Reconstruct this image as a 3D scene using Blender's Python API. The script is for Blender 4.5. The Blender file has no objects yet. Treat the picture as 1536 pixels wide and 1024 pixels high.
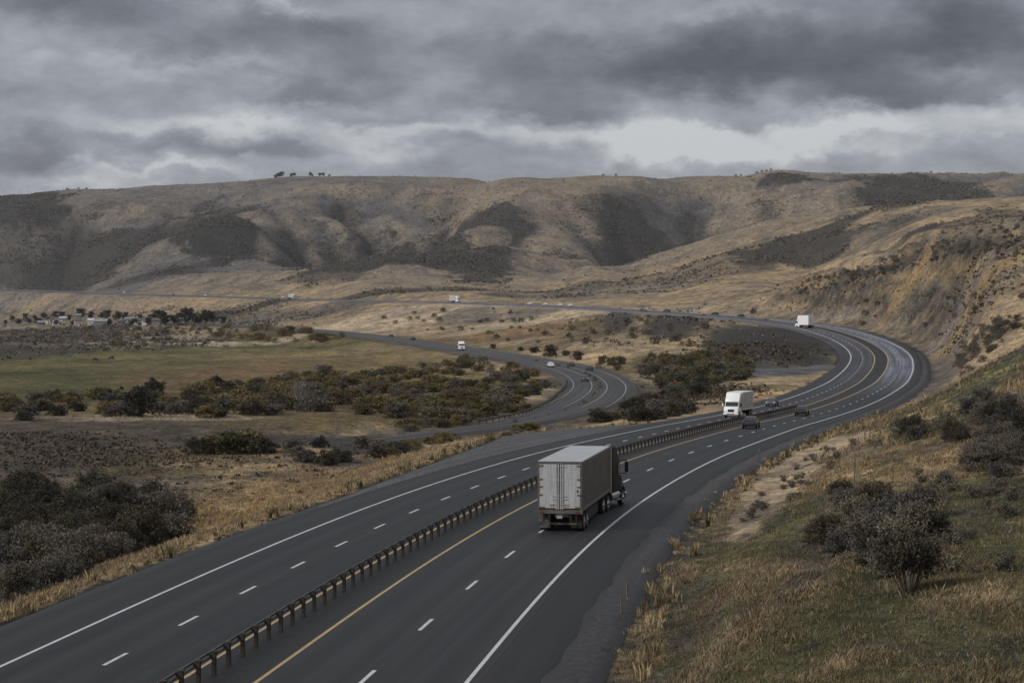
import bpy, bmesh, math, random
import numpy as np
from mathutils import Vector, Matrix
rng = np.random.default_rng(7)
random.seed(7)
R = math.radians
scene = bpy.context.scene
COL = scene.collection

# ---------------------------------------------------------------- camera
EYE = 12.5            # the camera stands 12.5 m above the carriageway (on a bridge / bank)
FPX, CX, HY = 3000.0, 768.0, 470.0     # survey constants of the photograph (1536 px wide)
cam = bpy.data.cameras.new('camera')
cam.sensor_width = 36; cam.lens = 36*FPX/1536.0
cam.shift_y = -42.0/1536.0
cam.clip_start = 1; cam.clip_end = 20000
camo = bpy.data.objects.new('camera', cam); COL.objects.link(camo)
camo.location = (0, 0, EYE); camo.rotation_euler = (R(90), 0, 0)
scene.camera = camo
scene.render.resolution_x = 1024; scene.render.resolution_y = 682

# ---------------------------------------------------------------- noise
def _h(ix, iy, s):
    h = (ix.astype(np.int64)*374761393 + iy.astype(np.int64)*668265263 + s*974634721) & 0xffffffff
    h = ((h ^ (h >> 13))*1274126177) & 0xffffffff
    h = (h ^ (h >> 16)) & 0xffffff
    return h/float(0x7fffff) - 1.0
def vnoise(x, y, s=0):
    ix = np.floor(x); iy = np.floor(y); fx = x-ix; fy = y-iy
    ux = fx*fx*fx*(fx*(fx*6-15)+10); uy = fy*fy*fy*(fy*(fy*6-15)+10)
    a = _h(ix, iy, s); b = _h(ix+1, iy, s); c = _h(ix, iy+1, s); d = _h(ix+1, iy+1, s)
    return (a*(1-ux)+b*ux)*(1-uy) + (c*(1-ux)+d*ux)*uy
def fbm(x, y, o=5, s=0, g=0.5):
    r = 0; a = 1; t = 0
    for k in range(o):
        r = r + a*vnoise(x*2**k+17.3*k, y*2**k-9.1*k, s+k); t += a; a *= g
    return r/t
def ridged(x, y, o=4, s=0):
    r = 0; a = 1; t = 0
    for k in range(o):
        r = r + a*(1-np.abs(vnoise(x*2**k+7.7*k, y*2**k+3.3*k, s+k))*2); t += a; a *= .5
    return r/t
def sstep(a, b, x):
    t = np.clip((x-a)/(b-a), 0, 1); return t*t*(3-2*t)

# ---------------------------------------------------------------- object helpers
def tag(o, label=None, cat=None, group=None, kind=None):
    if label: o['label'] = label
    if cat: o['category'] = cat
    if group: o['group'] = group
    if kind: o['kind'] = kind
    return o
def empty(name, loc, rz=0, label=None, cat=None, group=None):
    o = bpy.data.objects.new(name, None); COL.objects.link(o)
    o.location = loc; o.rotation_euler = (0, 0, rz); o.empty_display_size = .3
    return tag(o, label, cat, group)
def link_mesh(name, me, mat=None, parent=None):
    o = bpy.data.objects.new(name, me); COL.objects.link(o)
    if mat is not None:
        for m in (mat if isinstance(mat, (list, tuple)) else [mat]): me.materials.append(m)
    if parent is not None: o.parent = parent
    return o
def np_mesh(name, V, F, smooth=False, col=None, uv=None):
    """V (n,3); F (m,k) all faces with k corners"""
    me = bpy.data.meshes.new(name)
    V = np.asarray(V, np.float32); F = np.asarray(F, np.int32)
    n, k = F.shape
    me.vertices.add(len(V)); me.vertices.foreach_set('co', V.ravel())
    me.loops.add(n*k); me.loops.foreach_set('vertex_index', F.ravel())
    me.polygons.add(n); me.polygons.foreach_set('loop_start', np.arange(0, n*k, k, dtype=np.int32))
    if smooth: me.polygons.foreach_set('use_smooth', np.ones(n, bool))
    if col is not None:
        for nm, c in col.items():
            at = me.color_attributes.new(nm, 'FLOAT_COLOR', 'POINT')
            c = np.asarray(c, np.float32)
            if c.shape[1] == 3: c = np.hstack([c, np.ones((len(c), 1), np.float32)])
            at.data.foreach_set('color', c.ravel())
    if uv is not None:
        l = me.uv_layers.new(name='UVMap')
        l.data.foreach_set('uv', np.asarray(uv, np.float32)[F.ravel()].ravel())
    me.update(calc_edges=True); me.validate()
    return me
def copy_tree(o, parent=None):
    c = o.copy(); COL.objects.link(c)
    if parent is not None: c.parent = parent
    for ch in list(o.children): copy_tree(ch, c)
    return c

class MB:
    """collects boxes, prisms, tubes and wheels; build() links ONE mesh object"""
    def __init__(s): s.bm = bmesh.new()
    def box(s, c, d, bev=0, rot=None, seg=1):
        b = bmesh.new(); bmesh.ops.create_cube(b, size=1)
        bmesh.ops.scale(b, vec=d, verts=b.verts)
        if bev: bmesh.ops.bevel(b, geom=b.edges[:], offset=bev, segments=seg, affect='EDGES', profile=.7)
        if rot: bmesh.ops.rotate(b, verts=b.verts, cent=(0, 0, 0), matrix=rot)
        bmesh.ops.translate(b, vec=c, verts=b.verts); s._add(b); return s
    def prism(s, pts, x0, x1, bev=0, taper=None, seg=2):
        """outline in (y,z) pushed from x0 to x1; taper(y,z)->factor on x"""
        b = bmesh.new()
        f = (lambda y, z: 1) if taper is None else taper
        A = [b.verts.new((x0*f(y, z), y, z)) for y, z in pts]; B = [b.verts.new((x1*f(y, z), y, z)) for y, z in pts]
        b.faces.new(A); b.faces.new(B[::-1])
        n = len(pts)
        for i in range(n): b.faces.new((A[i], B[i], B[(i+1) % n], A[(i+1) % n]))
        bmesh.ops.recalc_face_normals(b, faces=b.faces)
        if bev: bmesh.ops.bevel(b, geom=b.edges[:], offset=bev, segments=seg, affect='EDGES', profile=.6)
        s._add(b); return s
    def cyl(s, p0, p1, r, seg=20, r2=None, cap=True, bev=0):
        p0 = Vector(p0); p1 = Vector(p1); d = p1-p0
        b = bmesh.new()
        bmesh.ops.create_cone(b, cap_ends=cap, segments=seg, radius1=r, radius2=r if r2 is None else r2, depth=d.length)
        if bev: bmesh.ops.bevel(b, geom=[e for e in b.edges if len(e.link_faces) == 2 and any(len(f.verts) > 4 for f in e.link_faces)], offset=bev, segments=2, affect='EDGES')
        bmesh.ops.rotate(b, verts=b.verts, cent=(0, 0, 0), matrix=d.to_track_quat('Z', 'Y').to_matrix())
        bmesh.ops.translate(b, vec=(p0+p1)/2, verts=b.verts); s._add(b); return s
    def tube(s, pts, r, seg=8):
        for a, c in zip(pts[:-1], pts[1:]): s.cyl(a, c, r, seg)
        return s
    def quad(s, pts, th=.01):
        P = [Vector(p) for p in pts]; n = (P[1]-P[0]).cross(P[2]-P[0]).normalized()*th
        b = bmesh.new(); A = [b.verts.new(p) for p in P]; B = [b.verts.new(p+n) for p in P]
        b.faces.new(A); b.faces.new(B[::-1]); k = len(P)
        for i in range(k): b.faces.new((A[i], B[i], B[(i+1) % k], A[(i+1) % k]))
        bmesh.ops.recalc_face_normals(b, faces=b.faces); s._add(b); return s
    def _add(s, b):
        me = bpy.data.meshes.new('t'); b.to_mesh(me); b.free(); s.bm.from_mesh(me); bpy.data.meshes.remove(me)
    def build(s, name, mat, parent=None, smooth=False):
        me = bpy.data.meshes.new(name); s.bm.to_mesh(me); s.bm.free()
        if smooth:
            me.polygons.foreach_set('use_smooth', np.ones(len(me.polygons), bool))
            try: me.set_sharp_from_angle(angle=R(35))
            except Exception: pass
        return link_mesh(name, me, mat, parent)

# ---------------------------------------------------------------- materials
def new_mat(name):
    m = bpy.data.materials.new(name); m.use_nodes = True
    nt = m.node_tree; return m, nt, nt.nodes['Principled BSDF']
def nd(nt, t, **k):
    n = nt.nodes.new(t)
    for a, v in k.items(): setattr(n, a, v)
    return n
def mix_rgb(nt, fac, a, b, blend='MIX'):
    n = nd(nt, 'ShaderNodeMix', data_type='RGBA', blend_type=blend)
    for s, v in ((0, fac), (6, a), (7, b)):
        if isinstance(v, bpy.types.NodeSocket): nt.links.new(v, n.inputs[s])
        elif s == 0: n.inputs[0].default_value = v
        else: n.inputs[s].default_value = (*v, 1) if len(v) == 3 else v
    return n.outputs[2]
def math_n(nt, op, a, b=None, c=None, clamp=False):
    n = nd(nt, 'ShaderNodeMath', operation=op, use_clamp=clamp)
    for i, v in enumerate((a, b, c)):
        if v is None: continue
        if isinstance(v, bpy.types.NodeSocket): nt.links.new(v, n.inputs[i])
        else: n.inputs[i].default_value = v
    return n.outputs[0]
def noise_n(nt, vec, scale, detail=4, rough=.55, dist=0):
    n = nd(nt, 'ShaderNodeTexNoise'); n.inputs['Scale'].default_value = scale
    n.inputs['Detail'].default_value = detail; n.inputs['Roughness'].default_value = rough; n.inputs['Distortion'].default_value = dist
    if vec is not None: nt.links.new(vec, n.inputs['Vector'])
    return n.outputs['Fac']
def ramp_n(nt, fac, stops):
    n = nd(nt, 'ShaderNodeValToRGB'); e = n.color_ramp.elements
    while len(e) < len(stops): e.new(.5)
    for k, (p, c) in enumerate(stops):
        e[k].position = p; e[k].color = (*c, 1) if not isinstance(c, (int, float)) else (c, c, c, 1)
    nt.links.new(fac, n.inputs[0]); return n.outputs[0]
def map_n(nt, vec, scale=(1, 1, 1), loc=(0, 0, 0)):
    n = nd(nt, 'ShaderNodeMapping'); n.inputs['Scale'].default_value = scale; n.inputs['Location'].default_value = loc
    nt.links.new(vec, n.inputs['Vector']); return n.outputs[0]
MATS = {}
def mat(name, col, rough=.6, metal=0, var=.18, scale=2.0, dirt=0, bump=0, coat=0):
    if name in MATS: return MATS[name]
    m, nt, p = new_mat(name)
    tc = nd(nt, 'ShaderNodeTexCoord').outputs['Object']
    f = noise_n(nt, tc, scale, 6, .6)
    lo = tuple(c*(1-var) for c in col); hi = tuple(min(1, c*(1+var)) for c in col)
    c = ramp_n(nt, f, [(.3, lo), (.7, hi)])
    if dirt:
        sp = nd(nt, 'ShaderNodeSeparateXYZ'); nt.links.new(tc, sp.inputs[0])
        st = noise_n(nt, map_n(nt, tc, (9, 9, .8)), 1, 5, .65)
        c = mix_rgb(nt, math_n(nt, 'MULTIPLY', ramp_n(nt, st, [(.45, 0.), (.75, 1.)]), dirt), c, (.06, .055, .05))
    nt.links.new(c, p.inputs['Base Color'])
    p.inputs['Metallic'].default_value = metal
    nt.links.new(ramp_n(nt, noise_n(nt, tc, scale*3, 3), [(.2, max(0, rough-.1)), (.8, min(1, rough+.12))]), p.inputs['Roughness'])
    if bump:
        b = nd(nt, 'ShaderNodeBump'); b.inputs['Strength'].default_value = bump; b.inputs['Distance'].default_value = .02
        nt.links.new(noise_n(nt, tc, scale*8, 5), b.inputs['Height']); nt.links.new(b.outputs[0], p.inputs['Normal'])
    if coat: p.inputs['Coat Weight'].default_value = coat
    MATS[name] = m; return m
HAZE = 0.00003
# ================================================================ ROADS (centrelines surveyed from the photograph)
def cr_spline(P, step):
    P = np.asarray(P, float)
    d = np.r_[0, np.cumsum(np.linalg.norm(np.diff(P, axis=0), axis=1))]
    s = np.arange(0, d[-1], step)
    Q = np.stack([np.interp(s, d, P[:, k]) for k in range(P.shape[1])], 1)
    return s, Q
def gsmooth(A, sig):
    k = min(int(3*sig)+1, len(A)-2); w = np.exp(-.5*(np.arange(-k, k+1)/sig)**2); w /= w.sum()
    out = np.empty_like(A)
    for j in range(A.shape[1]):
        a = A[:, j]
        pad = np.r_[2*a[0]-a[k:0:-1], a, 2*a[-1]-a[-2:-k-2:-1]]
        out[:, j] = np.convolve(pad, w, 'valid')
    return out
DG = np.linspace(30, 3400, 8000)
def profile_inv(zt, y):
    z = np.interp(DG, zt[0], zt[1]); yp = HY+FPX*(EYE-z)/DG
    return np.interp(-np.asarray(y, float), -yp, DG)
class Road:
    def __init__(s, pts, step, sig, zt=None):
        ss, Q = cr_spline(pts, step); Q = gsmooth(Q, sig)
        s.z = gsmooth(np.interp(Q[:, 1], zt[0], zt[1])[:, None], max(sig, 14/step*2))[:, 0]
        s.P = Q; s.step = step
        s.s = np.r_[0, np.cumsum(np.linalg.norm(np.diff(Q, axis=0), axis=1))]
        t = np.gradient(Q, axis=0); t /= np.linalg.norm(t, axis=1)[:, None]
        s.T = t; s.N = np.stack([t[:, 1], -t[:, 0]], 1)       # N points to the right of travel
    def at(s, dist, lat, dz=0):
        f = lambda a: np.interp(dist, s.s, a)
        x, y, z, nx, ny = f(s.P[:, 0]), f(s.P[:, 1]), f(s.z), f(s.N[:, 0]), f(s.N[:, 1])
        return np.stack([x+nx*lat, y+ny*lat, z+dz+0*x], -1)
    def heading(s, dist):
        return math.atan2(-np.interp(dist, s.s, s.T[:, 0]), np.interp(dist, s.s, s.T[:, 1]))
    def s_at_Y(s, Y): return float(np.interp(Y, s.P[:, 1], s.s))
ZT1 = (np.array([0, 170, 220, 280, 350, 420, 500, 600, 680, 750, 850, 1000, 1250, 1700, 2500, 3400.]),
       np.array([0, 0, -.8, -2.5, -3.8, -3.8, -3, -1.7, 2, 6, 10, 15.2, 19.6, 25.5, 43, 66.]))
yr = [(386, 1023), (496.5, 939), (588, 876), (660, 828), (760, 770), (802, 747.4), (926, 692.7), (1000, 669), (1040, 659), (1122, 637), (1204, 618),
      (1274, 594.7), (1314, 573.6), (1329, 555), (1333, 542), (1331.8, 533), (1321.2, 522), (1297.8, 509), (1262.6, 497.4), (1232, 490)]
yr = np.array(yr, float); D = profile_inv(ZT1, yr[:, 1]); X = (yr[:, 0]-CX)/FPX*D
half = np.interp(D, [100, 350, 600], [1.33, 1.6, 2.0])
W = np.stack([X, D], 1); t = np.gradient(W, axis=0); t /= np.linalg.norm(t, axis=1)[:, None]
W = W - np.stack([t[:, 1], -t[:, 0]], 1)*half[:, None]
far = np.array([(1150, 480.5), (1087, 474), (1000, 468.5), (900, 462.5), (800, 457.5), (700, 454), (540, 450), (430, 447), (300, 443.5), (200, 440.5), (100, 437), (0, 433.5), (-220, 426)], float)
Df = profile_inv(ZT1, far[:, 1]); Wf = np.stack([(far[:, 0]-CX)/FPX*Df, Df], 1)
t0 = W[1]-W[0]; t0 /= np.linalg.norm(t0)
back = [W[0]+t0*-45+np.array([-1.2, 0]), W[0]+t0*-20+np.array([-.3, 0])]
HWY = Road(np.vstack([back, W, Wf]), 2.0, 8, ZT1)
MEDH = np.interp(HWY.P[:, 1], [100, 350, 600], [1.33, 1.6, 2.0])       # half the median between the yellow lines
medh = lambda d: np.interp(d, HWY.s, MEDH)
LANE = 3.55; CWY = 2*LANE
ZT2 = (np.array([0, 285, 450, 550, 650, 750, 850, 1000, 1200, 1400, 1800.]), np.array([-5.4, -5.3, -5, -4.2, -3, -1.7, 0, 3, 6, 8, 9.]))
lo = np.array([(470, 672), (530, 664), (590, 657), (650, 649.5), (730, 642), (800, 631), (860, 612), (888, 597), (903, 582), (896, 568), (868, 555), (815, 543), (760, 533), (693, 523), (600, 509), (530, 500), (450, 493), (350, 487), (250, 484)], float)
Dl = profile_inv(ZT2, lo[:, 1])
LOW = Road(np.stack([(lo[:, 0]-CX)/FPX*Dl, Dl], 1), 3.0, 8, ZT2)

# ================================================================ TERRAIN
COLS = {
 -1500: [(12, 0), (60, -1), (120, -3), (200, -4), (500, -4), (1200, -3), (1900, 4), (2500, 45), (3000, 100), (3800, 210), (4300, 240), (7000, 200)],
 0:   [(12, 0), (60, -1), (80, -2), (120, -3.2), (200, -4.2), (500, -4.5), (800, -4), (1200, -3), (1700, -1), (1900, 0), (2200, 15), (2500, 42), (2700, 60), (3000, 102), (3400, 165), (3800, 221), (4200, 250), (5200, 230), (7000, 200)],
 300: [(12, 0), (60, -1), (100, -2.5), (150, -3.6), (200, -4.2), (500, -4.5), (800, -4), (1000, -3), (1400, 5), (1700, 16), (1900, 29), (2250, 52), (2500, 70), (2700, 105), (3000, 155), (3400, 205), (3900, 255), (4200, 262), (5200, 240), (7000, 200)],
 450: [(12, 0), (80, -1), (140, -3), (200, -4.2), (500, -4.5), (800, -3.6), (1000, -2), (1200, 4), (1500, 18), (1700, 25), (1900, 36), (2100, 56), (2300, 66), (2500, 80), (2800, 120), (3300, 190), (3900, 275), (4200, 282), (5200, 250), (7000, 200)],
 600: [(12, 0), (80, 0), (150, -2), (220, -4.2), (300, -5), (600, -4.5), (750, -3.2), (900, -1), (1000, 3), (1150, 12), (1250, 18.6), (1500, 27), (1700, 38), (1900, 50), (2200, 84), (2300, 87), (2480, 78), (2700, 92), (3000, 145), (3400, 205), (3900, 272), (4200, 278), (5200, 250), (7000, 200)],
 700: [(12, 0), (80, 0), (150, -1), (200, -2), (250, -4.5), (320, -5), (600, -4.5), (750, -2.2), (900, 2), (1000, 7), (1150, 15.5), (1220, 18.6), (1400, 25), (1700, 38), (2000, 58), (2200, 82), (2300, 84), (2480, 80), (2800, 125), (3100, 165), (3500, 222), (3900, 273), (4200, 278), (5200, 250), (7000, 200)],
 800: [(12, 0), (100, 0), (180, -1), (215, -2.5), (260, -4.6), (320, -5), (500, -5), (600, -4.4), (700, -2.5), (800, 1.5), (900, 6), (1000, 11.5), (1110, 16.4), (1300, 21), (1700, 36), (2000, 55), (2250, 76), (2400, 80), (2800, 130), (3200, 185), (3500, 232), (3900, 268), (4200, 274), (5200, 250), (7000, 200)],
 900: [(12, 0), (120, 0), (200, -1), (250, -3), (300, -4.8), (450, -5), (540, -4), (620, -2), (700, 1), (800, 5.5), (900, 10), (985, 14.4), (1150, 18), (1400, 28), (1600, 38), (1850, 51), (2000, 50), (2200, 58), (2600, 100), (3000, 165), (3400, 225), (3900, 274), (4200, 280), (5200, 250), (7000, 200)],
 1000: [(12, 0), (150, 0), (220, -1), (260, -3), (320, -4.6), (450, -4.8), (520, -4), (600, -2), (700, 3), (800, 8.5), (900, 12.6), (1000, 15), (1300, 27), (1600, 45), (1900, 68), (2000, 68), (2200, 62), (2700, 105), (3200, 170), (3500, 225), (3850, 276), (4200, 282), (5200, 250), (7000, 200)],
 1100: [(12, 2), (60, 2), (150, 0), (220, -1), (300, -3.6), (400, -4.6), (480, -4), (550, -1.5), (640, 2), (740, 6.5), (830, 10), (920, 14.5), (1050, 22), (1300, 35), (1600, 62), (1850, 80), (1950, 80), (2150, 72), (2600, 112), (3200, 182), (3500, 235), (3850, 280), (4200, 285), (5200, 250), (7000, 200)],
 1200: [(12, 3), (60, 2.4), (120, 1.2), (170, .4), (240, -1.5), (300, -3.2), (400, -4), (480, -3.6), (550, -1), (620, 2.6), (680, 5.5), (740, 8.2), (790, 13), (880, 21), (1000, 29), (1150, 28), (1400, 44), (1650, 78), (1800, 92), (1900, 92), (2150, 84), (2600, 130), (3200, 205), (3800, 282), (4200, 288), (5200, 250), (7000, 200)],
 1300: [(12, 3.5), (60, 3), (100, 2.6), (140, 2.2), (170, 1.8), (220, .3), (300, -2), (400, -3.8), (500, -3), (600, -.5), (670, 4), (730, 12), (800, 23), (870, 34), (930, 37), (1100, 36), (1350, 56), (1600, 88), (1720, 97), (1820, 97), (2100, 92), (2600, 135), (3200, 212), (3800, 280), (4200, 288), (5200, 250), (7000, 200)],
 1400: [(12, 4), (60, 3.3), (100, 3), (140, 3.1), (170, 3.6), (200, 3.7), (240, 2.4), (300, 0), (380, -1.5), (440, -.5), (500, 3.5), (560, 10), (640, 22), (720, 35.5), (800, 40), (1000, 45), (1250, 65), (1500, 90), (1620, 98), (1750, 98), (2050, 95), (2600, 140), (3200, 222), (3800, 280), (4200, 288), (5200, 250), (7000, 200)],
 1536: [(12, 4.4), (40, 3.4), (60, 3.5), (100, 3.8), (150, 5.3), (190, 7.6), (225, 8.8), (260, 8), (320, 4.5), (380, 4), (430, 7), (480, 12.5), (560, 24), (640, 38), (690, 43.5), (800, 47), (1000, 55), (1250, 74), (1450, 92), (1560, 98), (1700, 98), (2050, 98), (2600, 145), (3200, 228), (3800, 282), (4200, 288), (5200, 250), (7000, 200)],
 1750: [(12, 5), (40, 4), (60, 4.5), (100, 6), (150, 9), (200, 13), (240, 15), (300, 13), (380, 13), (450, 20), (560, 38), (640, 50), (800, 56), (1100, 70), (1450, 98), (1700, 104), (2100, 104), (2600, 150), (3200, 230), (3800, 284), (7000, 200)],
 3200: [(12, 6), (60, 8), (100, 12), (200, 24), (300, 30), (450, 45), (640, 70), (900, 90), (1500, 120), (2100, 130), (2600, 170), (3800, 280), (7000, 200)],
}
def pchip(x, y, xq):
    x = np.asarray(x, float); y = np.asarray(y, float)
    h = np.diff(x); sh = (len(h),)+(1,)*(y.ndim-1); hh = h.reshape(sh); d = np.diff(y, axis=0)/hh
    m = np.zeros_like(y)
    w1 = 2*hh[1:]+hh[:-1]; w2 = hh[1:]+2*hh[:-1]
    with np.errstate(all='ignore'):
        mm = (w1+w2)/(w1/d[:-1]+w2/d[1:])
    m[1:-1] = np.where(d[:-1]*d[1:] > 0, mm, 0); m[0] = d[0]; m[-1] = d[-1]
    i = np.clip(np.searchsorted(x, xq)-1, 0, len(h)-1)
    tt = ((xq-x[i])/h[i]); s2 = (len(tt),)+(1,)*(y.ndim-1); tt = tt.reshape(s2); hq = h[i].reshape(s2)
    return ((1+2*tt)*(1-tt)**2)*y[i] + tt*(1-tt)**2*hq*m[i] + tt*tt*(3-2*tt)*y[i+1] + tt*tt*(tt-1)*hq*m[i+1]
GP = np.r_[np.arange(-1500, -120, 10.), np.arange(-120, 1660, 2.4), np.arange(1660, 3200.1, 10)]      # bearings of the survey fan
GD = np.exp(np.linspace(math.log(13), math.log(7000), 980))
kx = np.array(sorted(COLS), float); cz = []
for k in sorted(COLS):
    a = np.array(COLS[k], float); cz.append(pchip(np.log(a[:, 0]), a[:, 1], np.log(GD)))
cz = np.array(cz)                                     # columns x rows
Z = pchip(kx, cz, GP).T.copy()                        # rows (distance) x bearings
GX = (GP[None, :]-CX)/FPX*GD[:, None]; GY = np.repeat(GD[:, None], len(GP), 1)
# spurs and gullies of the hills: (bearing, distance) lines, depth (+ is carved), half width
def seg_dist(px, py, A, B):
    d = B-A; L = (d**2).sum(); t = np.clip(((px-A[0])*d[0]+(py-A[1])*d[1])/L, 0, 1)
    return np.hypot(px-A[0]-t*d[0], py-A[1]-t*d[1]), t
def world(px, D): return np.array([(px-CX)/FPX*D, D])
GUL = [
 ([(560, 2620), (600, 2850), (640, 3150), (700, 3550)], 40, 150), ([(598, 2800), (540, 3150), (480, 3560)], 34, 120),
 ([(515, 2620), (455, 2950), (395, 3350)], 26, 90), ([(575, 2700), (520, 2950), (440, 3300)], 22, 80),
 ([(1070, 2420), (1052, 2850), (1020, 3450)], 46, 150), ([(1065, 2500), (1110, 2900), (1150, 3400)], 24, 110),
 ([(1010, 2500), (960, 2850), (905, 3200)], 22, 90), ([(940, 2550), (890, 2800), (830, 3250)], 20, 90),
 ([(1400, 2350), (1390, 2700), (1360, 3200)], 55, 190), ([(1460, 2400), (1500, 2900), (1560, 3400)], 30, 120),
 ([(60, 2650), (20, 3100), (-60, 3500)], 50, 160), ([(190, 2750), (230, 3150), (290, 3650)], 28, 130), ([(90, 2800), (120, 3300), (150, 3700)], 24, 110),
 ([(720, 2500), (760, 2750), (800, 3100)], 16, 80), ([(1200, 2300), (1240, 2700), (1260, 3100)], 24, 110),
]
SPUR = [([(470, 3550), (330, 3150), (170, 2880)], 26, 110), ([(590, 2640), (650, 2740), (715, 2900), (745, 3150), (800, 3550)], 42, 100), ([(460, 3400), (530, 3000), (585, 2720)], 20, 55), ([(410, 3300), (480, 2950), (540, 2640)], 18, 55), ([(360, 3150), (410, 2850), (470, 2600)], 14, 60), ([(330, 2700), (320, 2900), (330, 3100)], 22, 110),
 ([(865, 2520), (858, 2900), (872, 3300), (905, 3750)], 44, 120), ([(1062, 2450), (1105, 2700), (1142, 3100), (1150, 3650)], 36, 100), ([(960, 2520), (985, 2800), (990, 3200)], 16, 60), ([(480, 3000), (540, 3400)], 12, 90),
 ([(1250, 2450), (1300, 2850), (1250, 3400)], 20, 120), ([(160, 2700), (175, 3000)], 26, 130), ([(690, 2250), (730, 2320), (790, 2360)], 8, 60),
 ([(1600, 1480), (1400, 1630), (1300, 1730), (1200, 1850), (1100, 1905), (1000, 1950), (900, 1900), (800, 1700)], 7, 60)]
wob = 60*fbm(GX/350, GY/350, 3, 40)
GULM = np.zeros(Z.shape); SPUM = np.zeros(Z.shape)
for lst, sg in ((GUL, -1), (SPUR, 1)):
    for pts, dep, wd in lst:
        P = [world(*p) for p in pts]; best = np.full(Z.shape, 1e9); tt = np.zeros(Z.shape)
        for i, (A, B) in enumerate(zip(P[:-1], P[1:])):
            d, tl = seg_dist(GX+wob, GY, A, B); m = d < best; best[m] = d[m]; tt[m] = (i+tl[m])/(len(P)-1)
        fade = np.sin(np.pi*np.clip(tt*.9+.08, 0, 1))**.7
        if sg < 0: GULM = np.maximum(GULM, np.exp(-(best/(wd*.20))**2)*fade)
        else: SPUM = np.maximum(SPUM, np.exp(-(best/(wd*.30))**2)*fade)
        prof = 1/(1+(best/wd)**2) if sg > 0 else np.exp(-best/wd)
        Z += (2.3 if sg < 0 else 1.7)*sg*dep*fade*prof*np.where(best < 6*wd, 1, 0)
# smaller relief
hill = sstep(1300, 2600, GY)
wx = GX+50*fbm(GX/300, GY/300, 3, 3); wy = GY+50*fbm(GX/300+9, GY/300, 3, 4)
shear = np.interp(GP, [330, 1230], [.72, -.6])[None, :]
Z += hill*(9*ridged((wx+shear*(wy-2500))/300, wy/700, 3, 11)-4) + hill*2.2*fbm(wx/60, wy/80, 5, 5) + hill*(9*ridged((wx+shear*(wy-2500))/190+.5*fbm(GX/260, GY/260, 3, 14), wy/900, 2, 13)-4)
mid = sstep(600, 900, GY)*(1-hill)
Z += mid*(2.4*fbm(GX/38, GY/60, 5, 21))
cut = sstep(1130, 1260, GP[None, :]+0*GY)*sstep(560, 700, GY)*(1-sstep(1100, 1500, GY))
Z += cut*(3.0*np.clip(1.8*np.sin(Z/3.2+2.2*fbm(GX/40, GY/40, 3, 36)), -1, 1)*sstep(9, 16, Z)); Z += cut*(1.9*ridged(GX/46+.3*fbm(GX/30, GY/30, 3, 33), GY/24, 4, 31)-1.4+1.0*fbm(GX/9, GY/9, 4, 34))
Z += (1-mid-hill).clip(0, 1)*(.22*fbm(GX/6, GY/6, 4, 51)+.35*fbm(GX/22, GY/22, 3, 52))
nearR = sstep(900, 1000, GP[None, :]+0*GY)*(1-sstep(260, 330, GY))
Z += nearR*.14*fbm(GX/1.6, GY/1.6, 3, 61)
# match the measured skyline of the far ridge
SKY = np.array([(-1500, 330), (-300, 305), (0, 297), (100, 285), (200, 281), (300, 276), (380, 272), (420, 267), (490, 263.5), (560, 264), (640, 266), (700, 265.5), (760, 269), (830, 268), (900, 266), (960, 263), (1000, 264), (1080, 264), (1140, 258.5), (1200, 258), (1300, 260), (1400, 258), (1450, 262), (1536, 258), (3200, 240)], float)
tgt = HY-np.interp(GP, SKY[:, 0], SKY[:, 1])
rows = GD > 2600
app = FPX*(Z[rows]-EYE)/GD[rows][:, None]; act = app.max(0)
ratio = gsmooth((tgt/act)[:, None], 16)[:, 0]
Z = Z*(1+(ratio-1)[None, :]*sstep(2500, 3300, GY))
# roads cut into the terrain
def nearest(road, px, py, sub):
    idx = np.arange(0, len(road.P), sub); Q = road.P[idx]; out_d = np.empty(len(px)); out_i = np.empty(len(px), int)
    for a in range(0, len(px), 30000):
        dx = px[a:a+30000, None]-Q[None, :, 0]; dy = py[a:a+30000, None]-Q[None, :, 1]
        j = (dx*dx+dy*dy).argmin(1); out_i[a:a+30000] = j
    j = idx[out_i]
    lat = (px-road.P[j, 0])*road.N[j, 0]+(py-road.P[j, 1])*road.N[j, 1]
    alo = (px-road.P[j, 0])*road.T[j, 0]+(py-road.P[j, 1])*road.T[j, 1]
    over = np.abs(alo) > sub*road.step+2
    lat = np.where(over, np.sign(lat)*np.hypot(lat, alo), lat)
    return lat, np.clip(road.s[j]+alo, 0, road.s[-1])
PULL = (np.array([0, 135, 165, 195, 214, 232, 250, 262, 5000.]), np.array([3.3, 3.6, 5.4, 8.4, 11.5, 9.5, 5.4, 3.3, 3.3]))   # left shoulder width along the distance
def left_sh(Y): return np.interp(Y, *PULL)
RSH = 3.0          # right asphalt shoulder
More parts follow.
